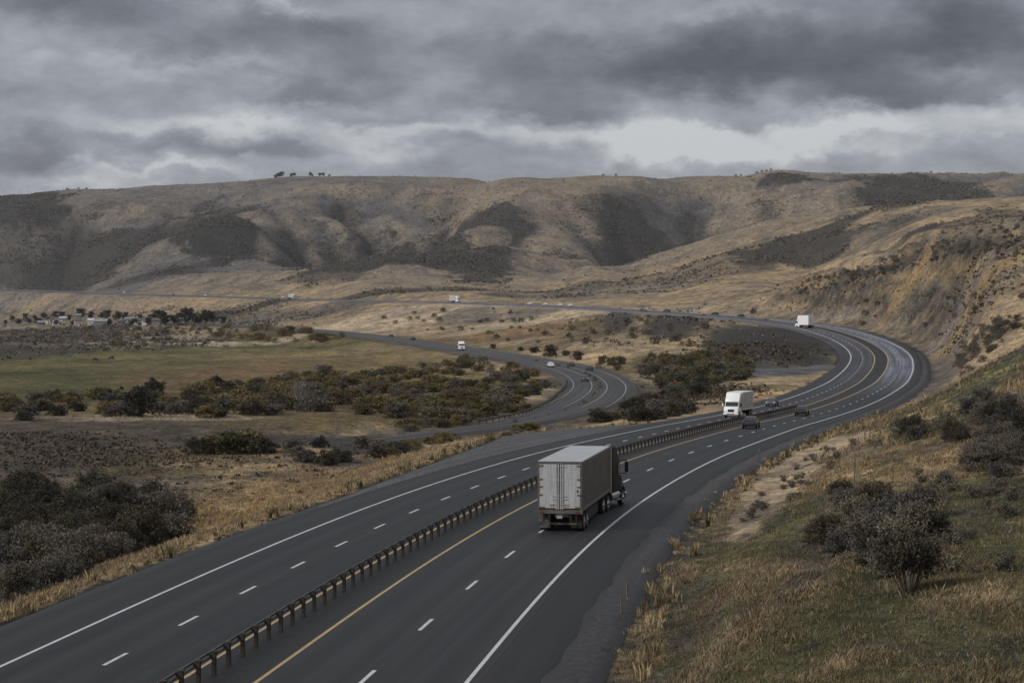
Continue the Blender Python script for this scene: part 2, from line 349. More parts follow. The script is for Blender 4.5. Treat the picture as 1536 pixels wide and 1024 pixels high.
def road_blend(px, py, z):
    fx, fy = px, py
    lat_, lat2_ = np.full(len(fy), 1e4), np.full(len(fy), 1e4)
    # highway
    sel = np.where((fy < 3300) & (np.abs(fx-np.interp(fy, HWY.P[:, 1], HWY.P[:, 0])) < 90+.13*fy))[0]
    lat, s = nearest(HWY, fx[sel], fy[sel], 4)
    Y = np.interp(s, HWY.s, HWY.P[:, 1]); mh = medh(s); zr = np.interp(s, HWY.s, HWY.z)-.22-.00035*Y
    hl = mh+CWY+left_sh(Y)+.5; hr = mh+CWY+RSH+1.2
    bl = np.interp(Y, [60, 200, 500, 1200, 2500], [9, 16, 30, 40, 60]); br = np.interp(Y, [60, 200, 420, 600, 1200, 2500], [6, 10, 14, 22, 40, 60])
    e = np.where(lat < 0, (-lat-hl)/bl, (lat-hr)/br)
    w = 1-sstep(0, 1, e)
    z[sel] = z[sel]*(1-w)+zr*w
    lat_[sel] = lat; Wf_ = np.zeros(len(fy)); Wf_[sel] = w
    # lower road
    sel = np.where((fy < 1800) & (np.abs(fx-np.interp(fy, LOW.P[:, 1], LOW.P[:, 0])) < 90+.13*fy))[0]; w = Wf_[sel]
    lat2, s2 = nearest(LOW, fx[sel], fy[sel], 3)
    Y2 = np.interp(s2, LOW.s, LOW.P[:, 1]); zr = np.interp(s2, LOW.s, LOW.z)-.3-.0004*Y2
    e = (np.abs(lat2)-11.5)/np.interp(Y2, [250, 600, 1500], [9, 22, 40])
    w2 = (1-sstep(0, 1, e))*sstep(4, 30, s2); w2 = w2*(1-w)
    z[sel] = z[sel]*(1-w2)+zr*w2
    lat2_[sel] = lat2
    return lat_, lat2_
zf = Z.ravel().copy(); latA = np.full(zf.shape, 1e4); latB = np.full(zf.shape, 1e4)
latA, latB = road_blend(GX.ravel(), GY.ravel(), zf)
Z = zf.reshape(Z.shape)
LATA = latA.reshape(Z.shape); LATB = latB.reshape(Z.shape)

LGD = np.log(GD)
def ground(x, y):
    x = np.asarray(x, float); y = np.asarray(y, float)
    p = CX+FPX*x/y; i = np.interp(np.log(y), LGD, np.arange(len(GD))); j = np.interp(p, GP, np.arange(len(GP)))
    i0 = np.clip(np.floor(i).astype(int), 0, len(GD)-2); j0 = np.clip(np.floor(j).astype(int), 0, len(GP)-2)
    a = i-i0; b = j-j0
    return (Z[i0, j0]*(1-a)+Z[i0+1, j0]*a)*(1-b)+(Z[i0, j0+1]*(1-a)+Z[i0+1, j0+1]*a)*b
APP = HY-FPX*(Z-EYE)/GD[:, None]                 # how high each ground point stands on the survey photograph
RUN = np.minimum.accumulate(APP, axis=0)
def hit(px, py):
    """ground point seen along a sight line"""
    j = int(np.argmin(np.abs(GP-px))); c = RUN[:, j]
    i = int(np.searchsorted(-c, -py)); i = min(i, len(GD)-1)
    if i > 0 and c[i-1] > py and c[i] < c[i-1]:
        f = (c[i-1]-py)/(c[i-1]-c[i]); d = GD[i-1]+f*(GD[i]-GD[i-1])
    else: d = GD[i]
    x = (px-CX)/FPX*d
    return Vector((x, d, float(ground(x, d))))
def Rl(x, y):
    """signed distance from the highway centreline"""
    l, s = nearest(HWY, np.atleast_1d(np.asarray(x, float)), np.atleast_1d(np.asarray(y, float)), 4); return l, s
# ================================================================ GROUND COVER (what grows where)
TYPES = dict(tan=(.29, .222, .142), pale=(.37, .30, .215), gold=(.33, .24, .135), field=(.088, .083, .036), fieldtan=(.18, .14, .07), olive=(.105, .082, .04), rust=(.15, .10, .052),
             dirt=(.105, .093, .083), scrub=(.052, .047, .042), hillgrey=(.112, .107, .107), hilltan=(.195, .163, .126), cut=(.23, .17, .095), brown=(.085, .07, .055), rock=(.20, .17, .145), gravel=(.038, .037, .038), green=(.078, .080, .038), dgreen=(.045, .044, .026), track=(.33, .26, .18), asph=(.09, .09, .09))
gx, gy = GX, GY
c = np.empty(Z.shape+(3,)); 
def T(n): return np.array(TYPES[n])
def lay(mask, typ):
    global c
    m = np.clip(mask, 0, 1)[..., None]; c[...] = c*(1-m)+T(typ)*m
n1 = fbm(gx/60, gy/90, 5, 71); n2 = fbm(gx/18, gy/26, 5, 72); n3 = fbm(gx/3.0, gy/4.0, 4, 73); nh = fbm(gx/260, gy/330, 5, 74)
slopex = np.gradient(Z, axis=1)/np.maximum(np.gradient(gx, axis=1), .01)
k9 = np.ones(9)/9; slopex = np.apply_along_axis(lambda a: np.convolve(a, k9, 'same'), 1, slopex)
curv = Z-0.25*(np.roll(Z, 14, 1)+np.roll(Z, -14, 1)+np.roll(Z, 9, 0)+np.roll(Z, -9, 0))
c[...] = T('tan')
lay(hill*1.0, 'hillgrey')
# drier crests; sun shading painted into the far hills: left flanks paler, right flanks darker
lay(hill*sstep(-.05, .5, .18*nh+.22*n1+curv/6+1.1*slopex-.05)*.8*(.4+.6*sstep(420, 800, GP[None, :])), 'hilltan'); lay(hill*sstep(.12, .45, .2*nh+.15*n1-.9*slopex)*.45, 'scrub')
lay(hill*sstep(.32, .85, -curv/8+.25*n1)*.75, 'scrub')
lay((1-hill)*sstep(500, 700, gy)*sstep(.05, .35, n2+.4*n1)*.7, 'dirt')
SCR = np.zeros(Z.shape)                                # density of low dark brush
def ell(px, py, rx, ry, soft=None, warp=None, rot=0):
    """patch on the ground: centre and half axes measured along the sight lines, ragged edge"""
    if soft is None: soft, warp = (.14, .6) if py < 460 else (.3, .45)
    C = hit(px, py); L = hit(px-rx, py); up = hit(px, py-ry); dn = hit(px, py+ry)
    ax = max(abs(C.x-(px-rx-CX)/FPX*C.y), 1); y0, y1 = dn.y, max(up.y, dn.y+2)
    yc = C.y; ay = np.where(gy > yc, max(y1-yc, 1), max(yc-y0, 1))
    u = (gx-C.x*gy/yc)/(ax*gy/yc); v = (gy-yc)/ay
    sc = max(ax*.5, 4)
    d = np.hypot(u, v); k = d < 1+soft+warp; d = d[k]
    out = np.zeros(Z.shape); out[k] = 1-sstep(1-soft, 1+soft, d+warp*fbm(gx[k]/sc, gy[k]/(sc*1.6), 6, int(px)+int(py)))
    return out
P_ = [  # bearing, height, half axes, kind, strength
 # valley floor, left
 (240, 553, 420, 42, 'field', 1), (60, 575, 260, 30, 'field', .9), (520, 545, 150, 26, 'fieldtan', .95), (330, 535, 260, 7, 'fieldtan', .6), (380, 566, 200, 5, 'fieldtan', .5), (150, 550, 200, 5, 'fieldtan', .4),
 (200, 512, 190, 9, 'pale', .9), (90, 500, 120, 10, 'olive', .9), (40, 522, 100, 14, 'scrub', .7), (410, 500, 110, 9, 'olive', .9), (150, 492, 230, 5, 'scrub', .7), (420, 511, 60, 4, 'pale', .7),
 (100, 645, 320, 26, 'brown', 1), (330, 655, 200, 20, 'brown', .9), (60, 720, 260, 26, 'brown', .9), (330, 700, 260, 22, 'brown', .7), (200, 745, 200, 14, 'brown', .6), (420, 632, 140, 8, 'olive', .7), (140, 610, 300, 14, 'olive', .7), (250, 626, 170, 5, 'pale', .8), (450, 600, 60, 10, 'pale', .8),
 (520, 590, 260, 46, 'olive', .9), (420, 570, 240, 24, 'rust', .8), (690, 580, 130, 36, 'olive', .9), (800, 588, 30, 14, 'pale', .9), (620, 560, 160, 12, 'fieldtan', .8), (720, 550, 60, 8, 'tan', .8),
 (60, 690, 240, 20, 'scrub', .75), (560, 665, 90, 18, 'dirt', .95), (420, 705, 220, 22, 'tan', .8), (330, 725, 150, 16, 'dirt', .6), (250, 708, 100, 8, 'olive', .7), (520, 695, 60, 8, 'dirt', .9),
 (90, 810, 170, 70, 'dirt', .9), (90, 810, 150, 60, 'dgreen', .6), (240, 850, 60, 14, 'green', .6), (470, 735, 160, 24, 'gold', .75), (350, 775, 120, 20, 'gold', .8), (640, 690, 90, 18, 'gold', .7), (120, 885, 130, 26, 'gold', .6), (700, 655, 90, 10, 'tan', .8),
 # middle bank between the two roads
 (900, 478, 190, 16, 'pale', .8), (620, 468, 190, 10, 'pale', .85), (760, 500, 150, 10, 'rust', .85), (880, 492, 70, 16, 'rust', .6), (800, 518, 180, 8, 'olive', .6), (960, 515, 130, 18, 'tan', .9), (600, 485, 150, 8, 'pale', .7),
 (520, 462, 90, 8, 'dirt', .8), (700, 475, 50, 12, 'dirt', .7), (800, 470, 40, 8, 'dirt', .8), (930, 480, 25, 14, 'scrub', .8), (1010, 490, 45, 18, 'scrub', .85), (450, 470, 120, 6, 'dirt', .7),
 (1000, 560, 110, 30, 'olive', .8), (880, 612, 130, 16, 'olive', .8), (1165, 525, 90, 30, 'gravel', .8), (1190, 500, 70, 12, 'scrub', .6), (1150, 557, 62, 8, 'asph', .85), (1155, 588, 50, 12, 'gold', .8), (1160, 580, 40, 4, 'green', .7), (1030, 600, 60, 16, 'tan', .7), (950, 575, 40, 12, 'pale', .6), (1100, 500, 40, 16, 'tan', .7),
 # cut slope on the right
 (1400, 470, 190, 70, 'tan', .9), (1480, 400, 110, 16, 'cut', .95), (1380, 425, 60, 22, 'cut', .9), (1220, 440, 60, 14, 'pale', .7), (1300, 455, 130, 20, 'cut', .45), (1480, 440, 90, 12, 'rock', .9), (1410, 470, 90, 18, 'rock', .8), (1340, 500, 60, 10, 'rock', .5), (1430, 420, 80, 8, 'scrub', .5), (1250, 425, 90, 9, 'scrub', .75), (1350, 395, 110, 13, 'scrub', .85), (1490, 360, 90, 14, 'scrub', .6), (1200, 465, 60, 8, 'scrub', .4),
 (1400, 545, 40, 50, 'dirt', .9), (1380, 580, 60, 20, 'dirt', .7), (1490, 520, 60, 30, 'tan', .8),
 # far hills: dark brush
 (330, 355, 62, 36, 'scrub', .95), (160, 380, 150, 40, 'scrub', .75), (60, 370, 110, 50, 'scrub', .5), (30, 310, 70, 22, 'scrub', .85), (250, 408, 90, 6, 'scrub', .7), (720, 330, 70, 24, 'scrub', .85), (600, 385, 150, 13, 'scrub', .9), (500, 410, 60, 16, 'scrub', .6), (720, 400, 45, 26, 'scrub', .8), (930, 330, 75, 32, 'scrub', .75), (950, 375, 60, 20, 'scrub', .75), (860, 385, 90, 6, 'scrub', .7), (1190, 375, 110, 28, 'scrub', .8), (1000, 420, 170, 16, 'scrub', .45), (1180, 268, 40, 8, 'scrub', .8), (1390, 285, 95, 26, 'scrub', .8), (1330, 272, 70, 10, 'scrub', .55), (1480, 330, 90, 14, 'scrub', .6), (1330, 340, 110, 14, 'dirt', .6), (560, 440, 240, 6, 'scrub', .7), (860, 442, 120, 6, 'scrub', .5),
 (740, 290, 90, 20, 'hilltan', .6), (840, 310, 60, 50, 'hilltan', .7), (780, 368, 130, 10, 'hilltan', .9), (600, 415, 90, 16, 'hilltan', .6), (330, 425, 170, 16, 'hilltan', .8), (480, 285, 110, 6, 'hilltan', .7), (200, 318, 120, 8, 'hilltan', .6), (1200, 310, 110, 14, 'hilltan', .6), (930, 405, 150, 5, 'hilltan', .8), (1100, 270, 60, 20, 'hilltan', .7), (900, 440, 140, 9, 'hilltan', .8), (420, 440, 130, 8, 'tan', .6), (60, 455, 90, 8, 'tan', .6), (250, 460, 140, 10, 'tan', .5),
]
gm = GULM*sstep(-.45, 0, fbm(gx/45, gy/70, 5, 77)+.1)
lay(gm*.85, 'scrub'); SCR = np.maximum(SCR, gm); lay(SPUM*sstep(-.3, .1, n1)*.6, 'hilltan')
for px, py, rx, ry, ty, st in P_:
    m = ell(px, py, rx, ry)*st
    lay(m, ty)
    if ty == 'scrub': SCR = np.maximum(SCR, m)
    if ty in ('pale', 'field', 'fieldtan'): SCR *= (1-.85*m)
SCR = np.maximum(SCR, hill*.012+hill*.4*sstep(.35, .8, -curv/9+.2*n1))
cz_ = sstep(1130, 1230, GP[None, :]+0*GY)*sstep(520, 620, gy)*(1-sstep(1000, 1250, gy))*(LATA > 12)*sstep(-2, 2, Z)
q1 = fbm(gx/11+gy/60, gy/22, 5, 95); q2 = fbm(gx/34, gy/40, 4, 96); st_ = fbm(Z/3.4+.5*q2, (gx+gy)/160, 4, 97)
lay(cz_*.95, 'tan'); lay(cz_*.55, 'brown'); lay(cz_*sstep(-.05, .2, q1+.5*q2)*.85, 'dirt'); lay(cz_*sstep(.08, .3, -q1+.3*q2)*.8, 'rock')
lay(cz_*sstep(.1, .26, st_)*sstep(6, 10, Z)*.6, 'rock'); lay(cz_*sstep(17, 23, Z)*sstep(-.1, .22, st_)*(1-sstep(36, 43, Z))*.9, 'cut'); lay(cz_*sstep(.12, .3, -st_)*sstep(10, 16, Z)*.8, 'scrub'); SCR = np.maximum(SCR, cz_*(.2+.5*sstep(.0, .3, q1)))
for px, py, rx, ry, ty, st in [(1500, 395, 110, 16, 'cut', .8), (1370, 420, 70, 16, 'cut', .75), (1440, 470, 110, 14, 'rock', .5), (1160, 518, 95, 26, 'gravel', .95), (1110, 505, 60, 18, 'gravel', .8), (1195, 500, 50, 10, 'gravel', .8), (1150, 556, 62, 8, 'asph', .9), (1160, 590, 60, 9, 'gold', .9)]: lay(ell(px, py, rx, ry)*st, ty)
# near right bank: tall tan grass, green sward, bare grey soil, a worn track
def nearmask(px0, py0, rx, ry): return ell(px0, py0, rx, ry, .5, .6)
NR = nearR*(1-sstep(330, 360, gy))*(LATA > 5)
bm = .8*fbm(gx/2.2, gy/3.6, 5, 82)+.6*fbm(gx/9, gy/14, 4, 83)
lay(NR, 'green'); lay(NR*sstep(.02, .2, bm), 'tan'); lay(NR*sstep(.06, .22, -bm-.1*n3-.05), 'dirt')
g2_ = fbm(gx/2.4, gy/3.6, 5, 86)+.5*fbm(gx/8, gy/12, 3, 87)
g_ = sstep(-.12, .22, fbm(gx/7, gy/9, 4, 81)+.25*n3)
for px, py, rx, ry, ty, st in [(1130, 800, 110, 50, 'green', .85), (1300, 930, 260, 110, 'green', .9), (1480, 780, 110, 110, 'green', .85), (1180, 940, 150, 60, 'green', .8), (1400, 960, 200, 70, 'green', .95), (1460, 570, 100, 26, 'green', .6), (1350, 640, 120, 30, 'green', .35), (1480, 1000, 190, 60, 'dgreen', .95), (1000, 980, 70, 70, 'dirt', .5),  # lower right dgreen patch: vignette darkness of the frame corner painted into the ground
        (1030, 800, 60, 60, 'dirt', .55), (1220, 850, 50, 45, 'dirt', .85), (1290, 975, 60, 30, 'dirt', .8), (1190, 700, 34, 40, 'track', 1), (1225, 680, 34, 14, 'track', 1), (1265, 664, 44, 8, 'track', 1), (1130, 730, 36, 34, 'tan', .6), (1500, 640, 70, 40, 'dirt', .5), (1350, 700, 140, 36, 'gold', .45), (1250, 690, 60, 40, 'tan', .5), (1130, 872, 80, 22, 'tan', 1), (1100, 965, 75, 26, 'tan', 1), (960, 960, 36, 60, 'gold', .8), (1190, 905, 50, 14, 'tan', .8), (1010, 860, 50, 18, 'tan', .7), (1260, 1000, 60, 16, 'tan', .8), (1440, 900, 70, 14, 'tan', .8), (1110, 770, 60, 16, 'tan', .7), (1420, 860, 60, 20, 'tan', .5), (1480, 700, 100, 20, 'scrub', .4)]:
    lay(nearmask(px, py, rx, ry)*st*NR*((.35+.65*g_) if ty not in ('green', 'dgreen', 'track', 'tan', 'gold') else (.75+.25*g_) if ty in ('tan', 'gold') else (.25+.75*sstep(-.25, .1, g2_))), ty)
for px, py, rx, ry in [(200, 690, 220, 10), (60, 665, 160, 14), (560, 672, 90, 18), (260, 740, 120, 8), (450, 715, 90, 8), (120, 505, 300, 16), (960, 490, 140, 24), (1010, 590, 120, 24)]: SCR = np.maximum(SCR, .75*ell(px, py, rx, ry))
SCR = np.maximum(SCR, .8*ell(1150, 515, 110, 30)); SCR *= 1-ell(1150, 556, 62, 8)
TRK = np.maximum(np.maximum(ell(1118, 785, 26, 26), np.maximum(ell(1150, 748, 36, 34), ell(1188, 705, 40, 45)), ell(1226, 681, 46, 16)), ell(1268, 663, 52, 9))*nearR
lay(TRK, 'track')
# verges of the highway
Yh = np.where(LATA < 9e3, gy, 0); mhY = np.interp(gy, [100, 350, 600], [1.33, 1.6, 2.0])
edL = -LATA-(mhY+CWY+left_sh(gy)); edR = LATA-(mhY+CWY+RSH)
inr = (gy < 900)
lay(np.where(inr, (1-sstep(1.2, 3.2, edR+1.2*n3))*(LATA > 0), 0), 'gravel')
lay(np.where(inr, (1-sstep(.6, 1.8, edL+.8*n3))*(LATA < 0), 0), 'gravel')
lay(np.where(gy < 260, sstep(1.2, 2.5, edL)*(1-sstep(7, 13, edL+4*n2))*(LATA < 0)*.85, 0), 'tan')
lay((1-sstep(10, 15, np.abs(LATB)+3*n2))*.6, 'gravel')
c *= (1+.16*n3+.14*n2+.10*n1)[..., None]
c = np.clip(c, .012, .6)
GCOL = c; GSCR = SCR
# ---- ground material: colour by cover, broken up by tufts, stones and brush
m, nt, p = new_mat('ground_cover')
geo = nd(nt, 'ShaderNodeNewGeometry').outputs['Position']
col = nd(nt, 'ShaderNodeVertexColor', layer_name='cover').outputs['Color']
scr = nd(nt, 'ShaderNodeVertexColor', layer_name='brush').outputs['Color']
f1 = noise_n(nt, map_n(nt, geo, (1, .6, 1)), 2.2, 8, .7)
f2 = noise_n(nt, map_n(nt, geo, (1, .55, 1)), .22, 8, .68)
f3 = noise_n(nt, map_n(nt, geo, (1, .5, 1)), .035, 9, .7, .6)
cc = mix_rgb(nt, 1, col, ramp_n(nt, f1, [(.36, (.5, .5, .51)), (.5, (1, 1, 1)), (.64, (1.5, 1.47, 1.4))]), 'MULTIPLY')
cc = mix_rgb(nt, 1, cc, ramp_n(nt, f2, [(.37, (.55, .56, .60)), (.5, (1, 1, 1)), (.63, (1.38, 1.33, 1.25))]), 'MULTIPLY')
cc = mix_rgb(nt, 1, cc, ramp_n(nt, f3, [(.38, (.66, .68, .72)), (.5, (1, 1, 1)), (.62, (1.25, 1.22, 1.15))]), 'MULTIPLY')
f4 = noise_n(nt, map_n(nt, geo, (1, .7, 1.4)), .8, 7, .72)
cc = mix_rgb(nt, 1, cc, ramp_n(nt, f4, [(.38, (.6, .6, .62)), (.5, (1, 1, 1)), (.62, (1.35, 1.32, 1.25))]), 'MULTIPLY')
th = math_n(nt, 'SUBTRACT', .74, math_n(nt, 'MULTIPLY', scr, .36))
k = math_n(nt, 'MULTIPLY', math_n(nt, 'SUBTRACT', math_n(nt, 'ADD', math_n(nt, 'MULTIPLY', f2, .45), math_n(nt, 'MULTIPLY', f3, .55)), th), 14, clamp=True)
cc = mix_rgb(nt, math_n(nt, 'MULTIPLY', k, .85), cc, (.04, .037, .033))
nt.links.new(cc, p.inputs['Base Color']); p.inputs['Roughness'].default_value = .95; p.inputs['Specular IOR Level'].default_value = .15
b = nd(nt, 'ShaderNodeBump'); b.inputs['Strength'].default_value = .8; b.inputs['Distance'].default_value = .25
nt.links.new(math_n(nt, 'ADD', f1, math_n(nt, 'MULTIPLY', f2, 2.5)), b.inputs['Height']); nt.links.new(b.outputs[0], p.inputs['Normal'])
M_ground = m
nr_, nc_ = Z.shape
V = np.stack([GX, GY, Z], -1).reshape(-1, 3)
ii, jj = np.meshgrid(np.arange(nr_-1), np.arange(nc_-1), indexing='ij'); a = (ii*nc_+jj).ravel()
F = np.stack([a, a+1, a+nc_+1, a+nc_], 1)
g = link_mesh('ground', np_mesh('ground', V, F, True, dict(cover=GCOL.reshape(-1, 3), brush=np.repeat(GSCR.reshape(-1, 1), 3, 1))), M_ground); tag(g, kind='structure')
# land behind and beside the viewpoint
mb = MB(); mb.prism([(-7000, -9.2), (12.9, -9.2), (12.9, -1.2), (-7000, -1.2)], -7000, 7000)
g2 = mb.build('plain', mat('plain_soil', (.17, .13, .08), .95, 0, .3, .02)); tag(g2, kind='structure')

# ================================================================ ROAD SURFACES
def ribbon(road, s0, s1, lats, dz, name, material, step=2.0, skirt=0, parent=None):
    n = max(2, int((s1-s0)/step)+1); ss = np.linspace(s0, s1, n)
    rows = []; uvs = []
    L = [(l, dz) for l in lats]
    if skirt: L = [((lambda d, f=lats[0]: (f(d) if callable(f) else f)-skirt), dz-.5-skirt*.3)]+L+[((lambda d, f=lats[-1]: (f(d) if callable(f) else f)+skirt), dz-.5-skirt*.3)]
    for l, z in L:
        lv = np.zeros(n)+(l(ss) if callable(l) else float(l))
        rows.append(road.at(ss, lv, z)); uvs.append(np.stack([lv, ss], 1))
    k = len(L); V = np.stack(rows, 1).reshape(-1, 3); U = np.stack(uvs, 1).reshape(-1, 2)
    i, j = np.meshgrid(np.arange(n-1), np.arange(k-1), indexing='ij'); a = (i*k+j).ravel()
    return tag(link_mesh(name, np_mesh(name, V, np.stack([a, a+1, a+k+1, a+k], 1), True, uv=U), material, parent), kind='structure')
def asphalt(name, base, worn, far_light=None, grit=False):
    m, nt, p = new_mat(name)
    uv = nd(nt, 'ShaderNodeUVMap', uv_map='UVMap').outputs[0]; geo = nd(nt, 'ShaderNodeNewGeometry').outputs['Position']
    st = noise_n(nt, map_n(nt, uv, (.9, .009, 1)), 1, 6, .62); big = noise_n(nt, map_n(nt, uv, (.12, .02, 1)), 1, 4, .6); fine = noise_n(nt, geo, 9, 6, .75)
    c = mix_rgb(nt, ramp_n(nt, st, [(.41, 0.), (.59, 1.)]), base, worn)
    c = mix_rgb(nt, 1, c, ramp_n(nt, big, [(.3, (.8, .8, .81)), (.7, (1.22, 1.21, 1.2))]), 'MULTIPLY')
    c = mix_rgb(nt, 1, c, ramp_n(nt, fine, [(.25, (.78, .78, .78)), (.75, (1.24, 1.24, 1.24))]), 'MULTIPLY')
    if grit: c = mix_rgb(nt, 1, c, ramp_n(nt, noise_n(nt, geo, 2.6, 6, .8), [(.38, (.4, .4, .4)), (.5, (1, 1, 1)), (.62, (1.9, 1.85, 1.75))]), 'MULTIPLY')
    sx = nd(nt, 'ShaderNodeSeparateXYZ'); nt.links.new(uv, sx.inputs[0])
    # polished wheel tracks, two per lane
    w = math_n(nt, 'ABSOLUTE', math_n(nt, 'SINE', math_n(nt, 'MULTIPLY', math_n(nt, 'SUBTRACT', math_n(nt, 'ABSOLUTE', sx.outputs[0]), 1.35), math.pi/LANE*2)))
    c = mix_rgb(nt, math_n(nt, 'MULTIPLY', math_n(nt, 'POWER', w, 3), .5), c, tuple(x*.62 for x in base))
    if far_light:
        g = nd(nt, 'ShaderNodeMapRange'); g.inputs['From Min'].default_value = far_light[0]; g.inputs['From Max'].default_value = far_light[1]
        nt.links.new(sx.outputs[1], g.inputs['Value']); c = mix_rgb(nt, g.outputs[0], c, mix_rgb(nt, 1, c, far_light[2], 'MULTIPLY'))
    # sealed cracks and joints, oil between the wheel tracks
    ck = noise_n(nt, map_n(nt, uv, (.16, .055, 1)), 1, 5, .62, .4); line_ = math_n(nt, 'LESS_THAN', math_n(nt, 'ABSOLUTE', math_n(nt, 'SUBTRACT', ck, .5)), .0035)
    jt = math_n(nt, 'LESS_THAN', math_n(nt, 'ABSOLUTE', math_n(nt, 'SUBTRACT', math_n(nt, 'ADD', math_n(nt, 'ABSOLUTE', sx.outputs[0]), math_n(nt, 'MULTIPLY', math_n(nt, 'SUBTRACT', ck, .5), .3)), 1.33+LANE+.25)), .035)
    pt = math_n(nt, 'GREATER_THAN', noise_n(nt, map_n(nt, uv, (.10, .011, 1), (5, 3, 0)), 1, 1, .4), .64)
    c = mix_rgb(nt, math_n(nt, 'MULTIPLY', math_n(nt, 'MAXIMUM', line_, jt), .6), c, (.012, .012, .013))
    c = mix_rgb(nt, math_n(nt, 'MULTIPLY', pt, .35), c, tuple(x*.6 for x in base))
    nt.links.new(c, p.inputs['Base Color'])
    nt.links.new(ramp_n(nt, st, [(.3, .58), (.7, .74)]), p.inputs['Roughness']); p.inputs['Specular IOR Level'].default_value = .28
    b = nd(nt, 'ShaderNodeBump'); b.inputs['Strength'].default_value = .25; b.inputs['Distance'].default_value = .01
    nt.links.new(fine, b.inputs['Height']); nt.links.new(b.outputs[0], p.inputs['Normal'])
    return m
M_asR = asphalt('asphalt_right', (.0115, .0115, .013), (.032, .0316, .0345), (380, 520, (6.2, 6.6, 7.4)))  # far stretch paler and bluer: grazing sky reflection put into the colour
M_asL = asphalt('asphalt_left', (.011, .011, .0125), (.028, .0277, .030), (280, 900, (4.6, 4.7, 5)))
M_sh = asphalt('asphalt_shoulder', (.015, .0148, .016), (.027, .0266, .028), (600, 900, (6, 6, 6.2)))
M_med = asphalt('asphalt_median', (.010, .0095, .0095), (.018, .0175, .017))
M_gr = asphalt('gravel_shoulder', (.022, .0215, .022), (.04, .039, .039), None, True)
M_pull = asphalt('gravel_pullout', (.05, .0495, .05), (.075, .073, .072), None, True)
M_low = asphalt('asphalt_lower_road', (.036, .0355, .038), (.066, .065, .068))
S1 = HWY.s[-1]-5
Yof = lambda d: np.interp(d, HWY.s, HWY.P[:, 1])
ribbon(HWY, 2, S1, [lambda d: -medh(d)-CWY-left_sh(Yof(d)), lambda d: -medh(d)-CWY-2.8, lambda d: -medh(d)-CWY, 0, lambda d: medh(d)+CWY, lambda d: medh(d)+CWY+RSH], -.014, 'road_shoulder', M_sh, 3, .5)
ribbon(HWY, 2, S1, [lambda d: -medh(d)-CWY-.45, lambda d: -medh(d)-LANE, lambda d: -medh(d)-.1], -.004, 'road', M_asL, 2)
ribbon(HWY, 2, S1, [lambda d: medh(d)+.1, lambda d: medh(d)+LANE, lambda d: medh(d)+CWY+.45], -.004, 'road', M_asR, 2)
ribbon(HWY, 2, S1, [lambda d: -medh(d)-.1, 0, lambda d: medh(d)+.1], -.008, 'road_median', M_med, 2)
sp = HWY.s_at_Y(128), HWY.s_at_Y(262)
ribbon(HWY, sp[0], sp[1], [lambda d: -medh(d)-CWY-left_sh(Yof(d))+.15, lambda d: -medh(d)-CWY-3.0], -.010, 'gravel_pullout', M_pull, 2)
ribbon(HWY, 2, HWY.s_at_Y(640), [lambda d: medh(d)+CWY+RSH-.35+.12*np.sin(d*.9)+.1*np.sin(d*.37), lambda d: medh(d)+CWY+RSH+1.3], -.008, 'gravel_verge', M_gr, 3, .7)
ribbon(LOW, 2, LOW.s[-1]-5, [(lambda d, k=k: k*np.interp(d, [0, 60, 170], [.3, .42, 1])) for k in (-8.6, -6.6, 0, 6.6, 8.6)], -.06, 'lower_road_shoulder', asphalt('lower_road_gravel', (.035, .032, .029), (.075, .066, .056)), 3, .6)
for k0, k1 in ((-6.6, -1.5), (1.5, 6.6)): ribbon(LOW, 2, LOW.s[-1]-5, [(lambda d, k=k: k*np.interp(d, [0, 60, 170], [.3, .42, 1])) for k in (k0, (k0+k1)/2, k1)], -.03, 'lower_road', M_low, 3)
# paint
def paint(name, col): 
    return mat(name, col, .55, 0, .16, 1.2, dirt=.35)
M_w = paint('white_road_paint', (.50, .51, .52)); M_y = paint('yellow_road_paint', (.38, .27, .13))
lw = lambda d: np.interp(d, [0, 120, 320, 600, 1500], [.075, .085, .12, .17, .2])
def line(road, s0, s1, lat, name, m, dz=.004):
    f = lat if callable(lat) else (lambda d: np.full(np.shape(d), float(lat)))
    return ribbon(road, s0, s1, [lambda d: f(d)-lw(d), lambda d: f(d)+lw(d)], dz, name, m, 2)
line(HWY, 2, S1, lambda d: medh(d)+CWY, 'white_edge_line', M_w); line(HWY, 2, S1, lambda d: -medh(d)-CWY, 'white_edge_line', M_w)
line(HWY, 2, S1, lambda d: medh(d), 'yellow_edge_line', M_y); line(HWY, 2, S1, lambda d: -medh(d), 'yellow_edge_line', M_y)
def dashes(road, s0, s1, lat, name, off=0, per=12.2, ln=3.05):
    V = []; F = []; s = s0+off
    while s < s1:
        w = float(lw(s)); q = []
        for d in np.linspace(s, s+ln, 3):
            l0 = lat(d) if callable(lat) else lat
            q += [road.at(d, l0-w, .004), road.at(d, l0+w, .004)]
        n = len(V); V += q; F += [(n, n+1, n+3, n+2), (n+2, n+3, n+5, n+4)]; s += per
    return tag(link_mesh(name, np_mesh(name, np.array(V), np.array(F)), M_w), kind='structure')
sd = HWY.s_at_Y(57.2)
dashes(HWY, HWY.s_at_Y(69.4)-1.5-12, HWY.s_at_Y(1100), lambda d: medh(d)+LANE, 'lane_dashes', 0, 11.9, 3.0)
sdl = HWY.s_at_Y(67)
dashes(HWY, HWY.s_at_Y(71.8)-1.3-9.1, HWY.s_at_Y(1100), lambda d: -medh(d)-LANE, 'lane_dashes', 0, 9.1, 2.6)
M_wf = paint('faded_road_paint', (.27, .27, .275))
for l in (-6.2, -1.8, 1.8, 6.2): line(LOW, 120, LOW.s[-1]-5, l, 'lower_road_line', M_wf, .0)


